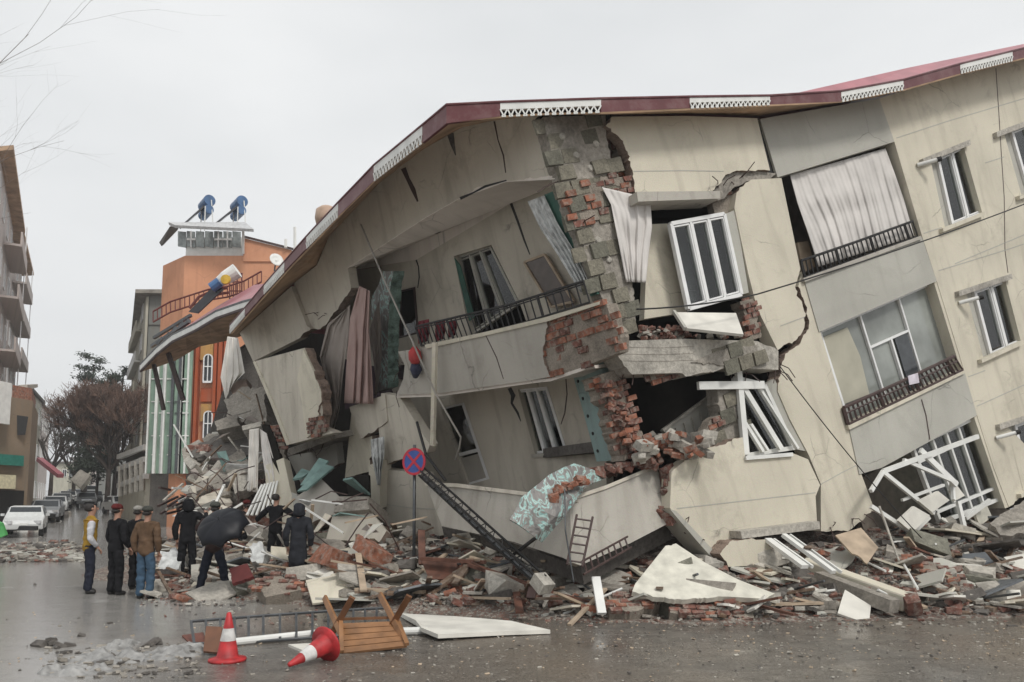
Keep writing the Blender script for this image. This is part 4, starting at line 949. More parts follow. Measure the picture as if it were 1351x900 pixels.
# near bare tree whose branches reach in at the upper left
rn = random.Random(4); e = empty('bare_tree', G(-260, 800), 'near bare tree reaching thin branches into the upper left corner', 'tree'); mb, tw = MB(), MB()
b0 = Vector(e.location); b0.y = 10; e.location = b0; b0.x = -9.9; e.location = b0
mb.tube([b0-Vector((0,0,.2)), b0+Vector((0,0,2.5)), b0+Vector((.3,0,4.5))], [.17,.14,.11], 8)
for k in range(9):
    s = b0+Vector((.2,0,2.8+k*.28)); ta = P(rn.uniform(-95,-55), 30+k*24, 10.2)
    branches(mb, s, (ta-s).normalized(), (ta-s).length*.72, .013, 4, rn, tw, .38, .0, (2, 3))
mb.build('trunk', simple('pale_bark', (.2,.17,.15), .9), e); tw.build('twigs', simple('pale_twigs', (.22,.19,.17), .9), e)
# what closes the street far away
for k, (u, w_, Y, v, m_, lb) in enumerate(((80,22,150,612,'PALEB','far pale house closing the end of the street, left one'), (108,26,165,606,'PINKB','far house closing the end of the street behind the trees, middle one'), (140,26,150,600,'GREYB','far grey house closing the end of the street, right one'))):
    e = empty('distant_house', (*px(u, Y), hill(Y)), lb, 'building', 'houses closing the street'); x0, x1 = px(u-w_/2, Y)[0], px(u+w_/2, Y)[0]; zt = topz(v, Y)
    prism('wall', [(x0,Y),(x1,Y),(x1,Y+8),(x0,Y+8)], hill(Y)-1, zt, globals()[m_], e); prism('roof', [(x0-.4,Y-.5),(x1+.4,Y-.5),(x1+.4,Y+8.4),(x0-.4,Y+8.4)], zt, zt+.4, CONCD, e)
    for q_ in range(3): wallwin(e, (x0,Y), (x1,Y), zt-2.6, zt-1.2, .8+q_*1.3, 1.6+q_*1.3)
rr_ = random.Random(63)
for k in range(60):
    Y = rr_.uniform(44, 100); u = lerp(30, 92, (Y-44)/56)+rr_.uniform(-14, 16); 
    if Y < 60: u = rr_.uniform(48, 92) if k % 2 else u
    s_ = rr_.uniform(.3, 1.1); mb = MB(); x_, y_ = px(u, Y); mb.chunk((x_, y_, hill(Y)+s_*.2), (s_*1.6, s_, s_*.7), k+500); tag(mb.build('wreckage_lump', rr_.choice([CONC, CONCL, WHITEF, CREAM, BRICKD, CONCD])), 'wreckage lump strewn along the left side of the far street', 'debris', 'wreckage along the far street')
# cars
TYRE = simple('tyre', (.015,.015,.015), .8); CGL = simple('car_glass', (.03,.035,.04), .08); LAMP = simple('headlight_lens', (.5,.5,.5), .15)
def car(label, u, Y, paint, yaw=0, van=False, tall=1.5, dirt=False):
    x, y = px(u, Y); z = hill(Y); e = empty('parked_car', (x, y, z), label, 'car', 'cars parked along the far street')
    ca, sa = math.cos(yaw), math.sin(yaw)
    def T(p): return Vector((x+p[0]*ca-p[1]*sa, y+p[0]*sa+p[1]*ca, z+p[2]))
    # profile: front faces -y
    prof = [(-2.05,.35),(-2.1,.62),(-1.98,.82),(-1.15,.98),(-.55,tall-.04),(.9,tall),(1.75 if not van else 2.0,tall-.08 if van else 1.1),(2.1,.95),(2.12,.4)]
    mb = MB(); n = len(prof); wd = .86
    def half(zz): return wd if zz < 1.0 else wd-.16*(zz-1.0)/.5
    vs_ = [T((-half(q[1]), q[0], q[1])) for q in prof]+[T((half(q[1]), q[0], q[1])) for q in prof]
    mb.add(vs_, [(i, i+1, n+i+1, n+i) for i in range(n-1)]+[tuple(range(n)), tuple(range(2*n-1, n-1, -1)), (0, n, 2*n-1, n-1)])
    mb.build('body', paint, e, bevel=.05)
    g = MB(); g.add([T((-.72,-1.09,1.03)), T((.72,-1.09,1.03)), T((.66,-.60,tall-.08)), T((-.66,-.60,tall-.08))], [(0,1,2,3)]); g.build('windscreen', CGL, e, solid=.03)
    for s in (-1, 1):
        g = MB(); g.add([T((s*.865,-.9,1.02)), T((s*.80,-.5,tall-.1)), T((s*.80,.9,tall-.1)), T((s*.865,1.4,1.02))], [(0,1,2,3)]); g.build('side_window', CGL, e, solid=.02)
        g = MB(); g.box(T((s*.62,-2.06,.72)), (.34,.1,.16)); g.build('headlight', LAMP, e)
        g = MB(); g.box(T((s*.98,-.75,1.08)), (.18,.08,.13)); g.build('mirror', paint, e)
        for yy in (-1.35, 1.35):
            g = MB(); g.lathe(T((s*.66,yy,.32)), [(0,0),(.3,0),(.32,.03),(.32,.19),(.3,.22),(0,.22)], 16, (T((s,0,0))-T((0,0,0)))); wv = g.build('wheel', TYRE, e)
    g = MB(); g.box(T((0,-2.1,.42)), (1.5,.12,.22)); g.build('bumper', TYRE, e)
    g = MB(); g.box(T((0,-2.14,.62)), (.5,.03,.11)); g.build('number_plate', WHITEF, e)
    return e
CW = simple('white_car_paint', (.55,.56,.55), .3, var=.1); CS = simple('silver_car_paint', (.3,.31,.32), .3, metal=.4, var=.1); CD = simple('dark_car_paint', (.04,.042,.05), .3)
car('nearest white car facing us on the left side of the street', 39, 40, CW, .5, False, 1.55)
car('white car at the left with open dark bonnet, behind the nearest one', 76, 62, CW, .5)
car('silver grey car parked between the two left white cars', 66, 52, CS, .45)
car('silver car far down in the middle of the street', 117, 76, CS, .5)
car('white van at the far end of the street', 121, 92, CW, .5, True, 2.0)
car('white car parked under the reddish tree on the right side', 161, 62, CW, .75)
car('pale car half hidden behind the two left white cars', 84, 74, CW, .5)
car('small white car far down on the left side of the street', 92, 84, CW, .5)
car('grey car beside the silver one far down the street', 101, 96, CS, .5)
car('dark car behind the silver car, far down the middle of the street', 126, 84, CD, .5)
# small motorbike-like wreck and green awning corner
e = tag(poly3('green_tarpaulin', [P(-8,686,24), P(2,690,24), P(8,706,24), P(-6,712,24)], .1, simple('green_sheet', (.08,.35,.10), .6)), 'bright green tarpaulin corner at the left frame edge', 'tarpaulin')
# ------------------------------------------------------------------ the neighbouring collapsed roof and storeys (left part of the row)
NB = empty('collapsed_neighbour_building', (-9, 27, 0), 'collapsed neighbouring building with sagging roof and pancaked slabs, left of the big one', 'building')
rp = fit((187,487,31),(322,401,24),(300,450,27))
def nY(u): return 1/lerp(1/31, 1/23.5, (u-187)/(330-187))
eline = [(187,482),(208,460),(229,443),(260,428),(287,412),(322,400),(334,397)]
mb = MB(); A = [P(u, v, nY(u)) for u, v in eline]; Bq = [P(u, v+7, nY(u)) for u, v in eline]; vv = []
for a, b in zip(A, Bq): vv += [a, b]
mb.add(vv, [(2*i, 2*i+1, 2*i+3, 2*i+2) for i in range(len(A)-1)]); mb.build('fascia', WHITEF, NB, solid=.08)
mb = MB(); mb.tube([p+Vector((0,-.06,.02)) for p in A], .06, 6); mb.build('gutter', GREYM, NB)
mb = MB(); mb.tube([p+Vector((0,-.08,-.05)) for p in Bq], .05, 6); mb.build('gutter', BROWNM, NB)
sb = [P(188,488,32.5), P(204,484,33), P(232,474,33), P(262,456,32), P(300,448,31), P(330,438,30), P(345,420,28)]
mb = MB(); vv = []
for i in range(13): vv += [jlerp(Bq, i/12), jlerp(sb, i/12)]
mb.add(vv, [(2*i, 2*i+1, 2*i+3, 2*i+2) for i in range(12)]); mb.build('soffit', SOFF, NB, solid=.05)
poly3('roof', [P(229,442,nY(229)), P(287,411,nY(287)), P(334,396,nY(334)), P(352,374,28), P(335,376,31), P(290,402,33), P(250,428,33)], .1, PINKR, NB)
mb = MB(); mb.beam(P(203,481,31), P(216,541,31), .14); mb.beam(P(222,466,30), P(242,528,30), .16); mb.build('hanging_rafter', BROWNM, NB)
mb = MB()
for u, v in ((213,455),(222,449),(231,441),(240,435),(248,431)): mb.beam(P(u-6,v,30), P(u+2,v-10,30), .1)
mb.beam(P(200,457,31), P(250,424,29), .12); mb.beam(P(203,446,32), P(252,416,31), .12); mb.build('roof_truss', GREYM, NB)
REDM = simple('dark_red_iron', (.13,.025,.02), .6)
mb = MB(); rl = [(202,425),(225,412),(250,404),(275,396),(300,392),(322,385),(345,372)]
T_ = [P(u, v-14, 33) for u, v in rl]; B_ = [P(u, v, 33) for u, v in rl]; mb.tube(T_, .04, 5); mb.tube(B_, .04, 5)
for i in range(25): mb.tube([jlerp(T_, i/24), jlerp(B_, i/24)], .025, 4)
for u in (303, 308, 313, 319): mb.tube([P(u, 361, 33), P(u, 396, 33)], .035, 4)
for v in (361, 372, 384): mb.tube([P(303, v, 33), P(320, v, 33)], .035, 4)
mb.tube([P(250,407,32), P(262,392,32), P(280,384,32), P(300,380,32)], .06, 5); mb.tube([P(255,410,32), P(268,396,32), P(284,389,32), P(302,386,32)], .06, 5)
mb.build('terrace_railing', REDM, NB)
e = empty('solar_water_heater', P(300,385,32), 'tilted solar water heater with a silver tank among dark red railings', 'water heater', 'solar water heaters on the roofs')
mb = MB(); a, b = P(283,376,32), P(313,357,32); mb.tube([a, a.lerp(b,.5), b], [.16,.3,.33], 14); mb.build('tank', WHITEF, e)
mb = MB(); mb.lathe(P(298,369,31.5), [(0,.1),(.2,.08),(.22,0)], 12, (0,-1,0)); mb.build('end_cap', simple('yellow_cap', (.55,.35,.03), .5), e)
mb = MB(); mb.tube([P(279,380,31.8), P(290,372,31.8)], .22, 10); mb.build('lower_tank', BLUE, e)
mb = MB(); mb.add([P(250,412,32), P(285,376,32), P(296,382,32), P(262,414,32)], [(0,1,2,3)]); mb.build('collector', COLL, e, solid=.1)
# pancaked slabs, walls and hanging cloths
def sl(pts, Y, t, mat, dy=None, nm='fallen_slab', amp=1.5, sd=1):
    """a slab whose plane leans: Y at its left, right and top"""
    Yl, Yr, Yt = Y; us = [p[0] for p in pts]; vs2 = [p[1] for p in pts]; u0, u1, v0, v1 = min(us), max(us), min(vs2), max(vs2)
    return panel(nm, pts, fit((u0, v1, Yl), (u1, v1, Yr), ((u0+u1)/2, v0, Yt)), t, mat, NB, amp=amp, seed=sd)
sl([(283,556),(313,546,1),(317,561),(286,568,1)], (22,22,22.3), 2, CONC, nm='broken_slab', sd=2)
sl([(295,528,1),(320,510,1),(350,512,1),(352,556,1),(330,562,1),(300,552,1)], (23,22,23.4), .6, CONC, nm='broken_wall', amp=2.5, sd=3)
sl([(250,600),(262,585,1),(315,562,1),(334,575),(330,600,1),(280,606,1)], (22,21.5,23.5), .4, CONCD, nm='broken_slab', amp=2, sd=4)
sl([(240,592),(262,580,1),(282,596,1),(272,618,1),(246,612,1)], (24,24,25), .5, CONC, nm='broken_slab', amp=2, sd=5)
sl([(290,610),(318,592,1),(340,618,1),(330,660,1),(300,655,1),(280,640,1)], (20,20,22), .35, CONC, nm='broken_slab', amp=2.4, sd=6)
sl([(250,655),(290,604,1),(300,612),(268,668)], (20.5,20.5,21.5), .3, CONCL, nm='broken_slab', amp=1.5, sd=7)
sl([(300,625),(330,607,1),(334,640,1),(310,652,1)], (19.6,19.6,20.4), .3, CONCL, nm='broken_slab', amp=2.5, sd=8)
sl([(245,628),(262,615,1),(280,630,1),(275,675,1),(250,680,1)], (21.5,21.5,22), .3, CONCD, nm='broken_slab', amp=2, sd=9)
sl([(350,614),(374,604),(385,655,1),(392,690),(352,690)], (19,18.6,19.4), .25, CREAM, nm='wall_fragment', sd=10)
sl([(319,562),(345,556),(345,562),(320,568)], (20.2,20,20.4), .8, CONCL, nm='broken_slab', sd=11)
sl([(344,560),(355,560,1),(378,626,1),(371,630),(357,604,1)], (19.3,19.2,19.9), .2, DARKIN, nm='dark_slab', sd=12)  # near-black diagonal slab
sl([(355,562),(366,560,1),(376,590,1),(377,612,1),(368,600,1)], (19.6,19.6,20), .25, BRICKR, nm='brick_infill', amp=2.5, sd=13)
sl([(300,505),(325,500,1),(333,520,1),(312,530,1)], (23.5,23,24), .3, simple('pinkish_render', (.38,.29,.24), .9), nm='wall_fragment', sd=14)
sl([(392,655),(424,632),(448,656,1),(441,678,1),(412,690),(395,692)], (17.5,17,18), .3, GREYL, nm='curved_wall', sd=15)
sl([(352,640),(392,652),(398,700),(350,704)], (19.2,18.4,19.2), .3, GREYP, nm='wall_fragment', sd=16)
sl([(445,655),(487,655,1),(487,672),(440,676)], (17,16.5,17), .8, CONC, nm='broken_slab', sd=17)
sl([(440,676),(487,672),(510,700,1),(500,715),(430,712)], (16.8,16,17), .3, CREAM_L, nm='wall_fragment', sd=18)
sl([(456,630),(486,626),(487,660),(460,660)], (17.5,17.3,17.6), .1, DARKIN, nm='opening_shade', sd=19)  # near-black panel standing in for the shade inside the window hole
sl([(308,470),(345,440),(350,700),(246,700),(266,604)], (28,28,29), .3, CONCD, nm='back_wall', sd=20)
mb = MB(); r_ = random.Random(31)
for k in range(105):
    v = r_.uniform(520, 690); u = r_.uniform(max(248, 318-(v-520)*.8), 345); mb = MB(); Y = lerp(26, 19, (v-520)/170)+r_.uniform(-.5,1)
    s = r_.uniform(.16, .75)*(1.3 if k % 9 == 0 else 1); mb.chunk(P(u, v, Y), (s*1.4, s*.8, s*.35), k+50, jag=.4); mb.build('broken_slab', r_.choice([CONC, CONCL, CONCD, CONC, BRICKD, GREYP, CREAM_L, BRICKD]), NB)
mb = MB()
for k in range(6): mb = MB(); mb.beam(P(326+k*6, 680, 18.6), P(346+k*4, 640-k, 19.2), .05); mb.build('bent_rail', WHITEF, NB)
mb = MB()
mb.beam(P(266,706,18), P(296,640,19.5), .06); mb.beam(P(262,700,18), P(320,664,18), .05); mb.build('bent_rail', WHITEF, NB)
for k in range(18):                                     # leaning timber and pipes before the neighbour's foot
    mb = MB(); u = r_.uniform(196, 258); v = r_.uniform(640, 680); mb.beam(P(u, v, 26), P(u+r_.uniform(10,34), v-r_.uniform(-6,26), 27), .07); mb.build('loose_rail', r_.choice([WHITEF, CONCL, BROWNM]), NB)

for k in range(90):                                     # rods, laths and torn strips tangled through the fallen storeys
    v = r_.uniform(520, 700); u = r_.uniform(max(250, 318-(v-520)*.8), 350) if k % 4 else r_.uniform(350, 520); v = v if u < 350 else r_.uniform(655, 705); Y = lerp(25, 17.5, (v-500)/200) if u < 370 else lerp(17.6, 15, (u-370)/130)
    p = P(u, v, Y-.5); d = Vector((r_.uniform(-1,1), r_.uniform(-.4,.4), r_.uniform(-1,.6))).normalized()*r_.uniform(.3, 1.1); mb = MB()
    if k % 3 == 0: mb.tube([p, p+d*.5+Vector((0,0,r_.uniform(-.1,.1))), p+d+Vector((0,0,-.15))], .014, 5); mb.build('bent_rebar', BROWNM, NB)
    elif k % 3 == 1: mb.beam(p, p+d, .07, .03); mb.build('loose_lath', r_.choice([WOOD, WOODP, WHITEF, CONCL]), NB)
    else: w1 = Vector((r_.uniform(.1,.3), 0, r_.uniform(-.1,.1))); mb.add([p, p+w1, p+w1+d*.6+Vector((0,-.08,-.1)), p+d*.6+Vector((0,.05,-.2))], [(0,1,2,3)]); mb.build('torn_strip', r_.choice([FOIL, TEALB, CREAM_L, CURTG, GREYP]), NB, solid=.02)
for k, (u0, v0, u1, v1, Y) in enumerate(((392,648,432,612,17.6), (396,640,425,604,17.9), (386,632,402,618,18.2), (452,634,480,650,16.9))):
    poly3('torn_insulation', [P(u0,v0,Y), P(u0+12,v0-2,Y-.1), P(u1+8,v1+4,Y+.3), P(u1-4,v1,Y+.4)], .05, TEALB, NB)
mb = MB(); mb.smooth = True; mb.lathe(P(431,292,16.25), [(0,-.1),(.22,-.1),(.26,.06),(.24,.24),(.14,.32),(0,.34)], 18); tag(mb.build('roof_water_drum', simple('tan_drum', (.42,.30,.22), .6)), 'tan round water drum peeping over the left eave of the big roof', 'water drum')
for lb, u, v0, v1 in (('thin white aerial pole on the sloping orange parapet, right one', 389, 330, 300), ('short white aerial pole on the sloping orange parapet, left one', 377, 327, 316)):
    mb = MB(); mb.tube([P(u,v0,45.7), P(u,v1,45.7)], .1, 6); tag(mb.build('aerial_pole', WHITEF), lb, 'aerial')
e = empty('satellite_dish', P(363,352,44), 'white satellite dish on the orange wall above the dark red railing', 'satellite dish'); mb = MB(); mb.smooth = True
mb.lathe(P(364,344,44), [(0,0),(.25,.03),(.42,.12)], 16, Vector((.6,-.8,.3))); mb.build('dish', WHITEF, e, solid=.03); mb = MB(); mb.tube([P(364,344,44.1), P(362,358,44.3)], .05, 6); mb.build('bracket', GREYM, e)
# ------------------------------------------------------------------ curtains and cloths hanging in the ruins
def thing1(o, label, cat, group=None): return tag(o, label, cat, group)
thing1(cloth('hanging_curtain', [(794,247),(806,270),(815,315),(826,372)], [(858,262),(860,300),(855,340),(852,373)], R, CURT, off=.1, folds=3.5, amp=.06, drift=.6), 'off-white curtain gathered at the bottom, right of the bare block column', 'curtain')
thing1(cloth('balcony_curtain', [(1042,231),(1052,268),(1064,302),(1080,352)], [(1168,196),(1180,228),(1192,262),(1206,312)], R, CURT, off=-.12, folds=11, amp=.04, n=140, drift=.8), 'wide white curtain closing the topmost balcony opening', 'curtain')
thing1(cloth('hanging_curtain', [(474,377),(462,420),(458,470),(454,532)], [(488,384),(487,440),(490,480),(493,533)], L, CURTP, off=.3, folds=2.4, amp=.12, drift=.9), 'long dusty pink curtain hanging from the torn upper room', 'curtain')
thing1(cloth('hanging_curtain', [(452,412),(432,428),(422,470),(436,520),(428,566)], [(462,402),(460,440),(452,500),(448,540),(440,570)], L, CURTG, off=.15, folds=2.2, amp=.13, drift=1.1, seed=5), 'crumpled grey-beige curtain left of the pink one', 'curtain')
thing1(cloth('hanging_curtain', [(486,440),(492,470),(496,500),(494,520)], [(500,395),(503,430),(504,470),(497,522)], L, CURTG, off=-.1, folds=3, amp=.08), 'dark grey-beige curtain between the pink curtain and the teal wall strip', 'curtain')
Nl = fit((290,500,24),(325,500,23.2),(305,440,24))
thing1(cloth('hanging_curtain', [(300,444),(296,468),(291,498),(298,528)], [(314,446),(319,470),(323,492),(306,508)], Nl, CURTW, folds=3, amp=.07), 'white cloth hanging under the eave beside the orange pilasters', 'cloth')
Nl2 = fit((326,650,19.6),(345,650,19.4),(335,560,20))
thing1(cloth('hanging_curtain', [(329,567),(328,600),(326,648)], [(342,565),(341,600),(340,650)], Nl2, CURTW, folds=1.6, amp=.05), 'straight white cloth hanging below the broken slabs left of the dark diagonal slab', 'cloth')
thing1(cloth('hanging_curtain', [(343,566),(346,600),(352,640)], [(352,572),(362,610),(366,632)], Nl2, CURT, folds=1.8, amp=.06), 'torn white cloth draped behind the dark diagonal slab', 'cloth')
thing1(cloth('foil_sheet', [(489,580),(490,600),(494,620),(498,640)], [(507,576),(507,600),(503,622),(502,640)], L, FOIL, off=.35, folds=3, amp=.08), 'crumpled silver sheet hanging on the broken wall left of the sign', 'plastic sheet')
thing1(cloth('foil_sheet', [(696,266),(712,300),(738,340),(766,386)], [(718,258),(736,295),(760,335),(782,384)], L, FOIL, off=-.15, folds=4, amp=.09, n=30), 'crumpled clear plastic sheet hanging over the end of the upper balcony', 'plastic sheet')
gb = thing1(panel('green_board', [(718,257),(738,249),(752,290),(770,340),(788,388),(779,391),(758,350)], L, .05, GREENB, off=-.2), 'narrow dark green board standing between plastic sheet and block column', 'board')
for i, (u, v, w_, h_) in enumerate(((552,424,14,30), (575,425,12,26), (592,424,10,22))):
    mb = MB(); 
    thing1(cloth('red_cloth', [(u,v),(u-1,v+h_*.5),(u,v+h_)], [(u+w_,v-3),(u+w_+1,v+h_*.5-3),(u+w_-1,v+h_-4)], L, simple('red_textile', (.17,.02,.03), .9) if i == 0 else MATS['red_textile'], off=.05, folds=3, amp=.05, n=20, m=8), ('leftmost', 'middle', 'rightmost')[i]+' of three red cloths drying on the upper balcony railing', 'cloth', 'red cloths on the balcony railing')
sc = empty('hanging_bag', L.hit(547,500,.4), 'small red and navy bag hanging from the balcony corner by a cord', 'bag')
mb = MB(); mb.smooth = True; mb.tube([L.hit(547,458,.35), L.hit(547,464,.38), L.hit(548,474,.4), L.hit(548,480,.38)], [.05,.13,.14,.08], 10); mb.build('red_cloth', simple('bright_red_cloth', (.45,.05,.05), .8), sc)
mb = MB(); mb.smooth = True; mb.tube([L.hit(548,480,.38), L.hit(549,488,.4), L.hit(548,497,.36)], [.09,.13,.06], 10); mb.build('navy_cloth', simple('navy_cloth', (.03,.035,.07), .8), sc)
mb = MB(); mb.tube([L.hit(545,455,.3), L.hit(547,459,.35)], .02, 5); mb.build('strap', WOODP, sc)
mb = MB(); mb.beam(L.hit(574,452,.45), L.hit(571,588,.5), .12, .06, L.n); thing1(mb.build('pale_timber', CREAM), 'pale timber plank hanging upright from the upper balcony', 'plank')
# fallen teal sheet draped over the parapet, with bricks on it
sh = empty('fallen_insulation_sheet', P(730,660,11.4), 'mottled teal and white insulation sheet draped over the lower parapet', 'insulation sheet')
TL = nodes('mottled_teal_sheet'); t_, b_ = TL[1], TL[2]; v_ = coords(t_); n_ = tex(t_, 'ShaderNodeTexNoise', 3.2, 9, v_, (1.6,1,.8), Roughness=.6, Distortion=.8)
t_.links.new(ramp(t_, n_.outputs['Fac'], [(.40,(.14,.135,.13)),(.50,(.25,.235,.22)),(.515,(.22,.42,.40)),(.545,(.42,.56,.52)),(.56,(.20,.185,.175)),(.68,(.13,.12,.12)),(.70,(.24,.46,.43))]), b_.inputs['Base Color']); setp(b_, rough=.6)
gpts = [[(672,687),(688,659),(724,628),(756,613)], [(685,695),(707,669),(740,638),(768,616)], [(703,707),(730,682),(757,650),(784,622)], [(713,715),(745,679),(770,645),(796,632)]]
gY = [[10.9,11.1,11.5,12.0],[10.9,11.0,11.5,12.1],[11.0,11.1,11.5,12.3],[11.2,11.3,11.7,12.5]]
mb = MB(); N, M = 24, 16; vv = []
for j in range(M+1):
    for i in range(N+1):
        s, t = i/N*3, j/M*3; i0, j0 = min(int(s), 2), min(int(t), 2); f, g_ = s-i0, t-j0
        def bl3(A): 
            return lerp(lerp(A[j0][i0], A[j0][i0+1], f), lerp(A[j0+1][i0], A[j0+1][i0+1], f), g_)
        U = [[q[0] for q in r2] for r2 in gpts]; V = [[q[1] for q in r2] for r2 in gpts]
        p = P(bl3(U), bl3(V), bl3(gY)); vv.append(p+Vector((0, -1, .3))*(.045*noise.noise(p*2.6)+.04*abs(noise.noise(p*6))))
mb.add(vv, [(j*(N+1)+i, j*(N+1)+i+1, (j+1)*(N+1)+i+1, (j+1)*(N+1)+i) for j in range(M) for i in range(N)]); mb.build('sheet', TL[0], sh, solid=.03)
r_ = random.Random(19)
def chunks_on(pts, label, cat, name, mat, group, sizes, sd):
    o = None
    for k, (u, v, Y) in enumerate(pts):
        mb = MB(); s = r_.uniform(*sizes); mb.chunk(P(u, v, Y), (s*1.5, s, s*.8), sd+k, jag=.35); tag(mb.build(name, mat), label, cat, group)
chunks_on([(lerp(728,772,k/17)+r_.uniform(-5,5), lerp(656,630,k/17)+r_.uniform(-5,5), lerp(11.2,11.55,k/17)) for k in range(18)], 'broken brick piece resting on the mottled teal sheet', 'brick', 'brick_piece', BRICKO, 'brick pieces on the teal sheet', (.06,.14), 900)
chunks_on([(lerp(776,868,k/39)+r_.uniform(-4,4), lerp(626,608,k/39)+r_.uniform(-5,4), 12.55+r_.uniform(-.2,.4)) for k in range(40)], 'broken brick piece heaped inside the lower balcony parapet', 'brick', 'brick_piece', BRICKD, 'brick pieces in the lower balcony', (.07,.19), 950)
chunks_on([(r_.uniform(840,935), r_.uniform(574,606), 12.6+r_.uniform(-.4,.4)) for k in range(34)], 'broken rubble lump heaped at the corner opening of the dark room', 'rubble piece', 'rubble_piece', CONCL, 'rubble at the corner opening', (.08,.24), 1000)
chunks_on([(r_.uniform(845,925), r_.uniform(572,602), 12.35+r_.uniform(-.3,.3)) for k in range(22)], 'red brick lump heaped at the corner opening of the dark room', 'brick', 'brick_piece', BRICKO, 'bricks at the corner opening', (.07,.16), 1050)
chunks_on([(r_.uniform(868,884), r_.uniform(610,690), 12.55) for k in range(12)], 'brick piece wedged between the lower parapet and the cream wall', 'brick', 'brick_piece', BRICKD, 'bricks beside the lower parapet', (.1,.2), 1100)
for o_ in list(bpy.data.objects):
    if o_.name.startswith('torn_wall_strip'): o_.data.materials[0] = TL[0]
# ladder, fallen rail, fallen truss pole
def ladder(a, b, c, d, n, label, name='metal_ladder', r=.018):
    e = empty(name, b if b.z < a.z else a, label, 'ladder' if 'ladder' in name else 'railing')
    for p, q in ((a, b), (c, d)): mb = MB(); mb.tube([p, q], r, 6); mb.build('rail', BROWNM, e)
    for k in range(n): mb = MB(); t = (k+.5)/n; mb.tube([a.lerp(b, t), c.lerp(d, t)], r*.8, 5); mb.build('rung', BROWNM, e)
ladder(P(761,679,11.45), P(748,745,11.0), P(782,682,11.5), P(768,748,11.05), 6, 'rusty brown metal ladder leaning on the lower parapet corner')
ladder(P(766,742,11.2), P(828,708,11.9), P(770,758,11.0), P(833,722,11.8), 8, 'dark bent metal railing fallen beside the brown ladder', 'fallen_railing')
tp = empty('fallen_lattice_pole', P(719,772,10.9), 'black lattice pole leaning diagonally across the lower parapet', 'pole')
a, b = P(556,622,14.6), P(716,768,10.9); mb = MB(); side = Vector((.5,0,.85)).normalized()*.09
c3 = [side, side*-1, Vector((0,-.12,0))]
for s in c3: mb.tube([a+s, b+s], .022, 5)
for k in range(46):
    t = k/46; i = k % 3; mb.tube([a.lerp(b, t)+c3[i], a.lerp(b, t+1/46)+c3[(i+1) % 3]], .012, 4)
mb.build('lattice', BLACKM, tp)
mb = MB(); mb.tube([P(556,628,14.6), P(716,774,10.9)], .035, 8); mb.build('pole_tube', GREYM, tp)
mb = MB(); mb.beam(P(709,762,10.95), P(722,778,10.8), .22, .18); mb.build('base_block', CONCL, tp)
mb = MB(); mb.tube([P(677,732,11.8), P(709,708,11.2)], .03, 6); mb.build('stay', BLACKM, tp)
mb = MB(); mb.tube([P(550,557,15.4), P(562,600,15), P(588,634,14.6)], .03, 6); thing1(mb.build('bent_bar', BLACKM), 'thin black bar leaning above the lattice pole', 'bar')
# ------------------------------------------------------------------ rubble
BASE = [(-12.5,33,1.0,2.4), (-9.5,27,1.1,3.2), (-6.5,20.5,1.1,4.4), (-3.5,17.2,1.05,3.6), (-.8,14.6,.75,3.0), (1.6,12.9,.55,1.9), (3.3,12.9,.75,2.0), (5.8,14.2,.9,3.0), (10,16.3,1.15,4.3), (18,20.3,1.3,5.5)]
def mound(x, y):
    best = None
    for (x0,y0,h0,w0), (x1,y1,h1,w1) in zip(BASE, BASE[1:]):
        dx, dy = x1-x0, y1-y0; t = max(0, min(1, ((x-x0)*dx+(y-y0)*dy)/(dx*dx+dy*dy)))
        px_, py_ = x-(x0+dx*t), y-(y0+dy*t); d = math.hypot(px_, py_); side = (px_*dy-py_*dx)   # >0 : towards the street
        s = d if side > 0 else -d
        if best is None or d < best[0]: best = (d, s, lerp(h0,h1,t), lerp(w0,w1,t))
    d, s, h, w_ = best
    f = 1 if s <= 0 else max(0, 1-s/w_)
    p = Vector((x*.9, y*.9, 1.3)); nz = noise.noise(p)*.5+noise.noise(p*2.7)*.28+noise.noise(p*6.5)*.14
    f2 = f**1.25
    return h*f2+(.42*nz*min(1, f*3) if f > 0 else -1)
mb = MB(); NX, NY = 250, 150; idx = {}; vv = []; fs = []
for j in range(NY+1):
    for i in range(NX+1):
        y = lerp(9.8, 32, j/NY); x = lerp(-15, 19, i/NX); z = mound(x, y)
        idx[i, j] = len(vv); vv.append((x, y, z if z > -.5 else -.25))
for j in range(NY):
    for i in range(NX):
        q = [idx[i, j], idx[i+1, j], idx[i+1, j+1], idx[i, j+1]]
        if any(vv[k][2] > -.2 for k in q): fs.append(tuple(q))
mb.add(vv, fs); tag(mb.build('rubble_heap', RUB, org=False, smooth=False), 'heap of crushed masonry and dirt along the foot of the ruin', 'rubble', kind='stuff')
r_ = random.Random(99)
def hz(x, y): m = mound(x, y); return max(0, m) if m > -.5 else 0
HG = {}
def hgrid(x, y):
    k = (round(x*6), round(y*6))
    if k not in HG: HG[k] = hz(k[0]/6, k[1]/6)
    return HG[k]
def rndspot(u0, u1, v0, v1):
    """a spot on the heap or the street, seen somewhere in that part of the picture"""
    for _ in range(50):
        u, v = r_.uniform(u0, u1), r_.uniform(v0, v1); rr = ray(u, v); t = 6.0 if v > 800 else 9.0
        while t < 40:
            p = C0+rr*t
            if p.z <= .01 or (p.z < 1.9 and p.z <= hgrid(p.x, p.y)+.01): return p
            t += .15
    return None
TPL = []
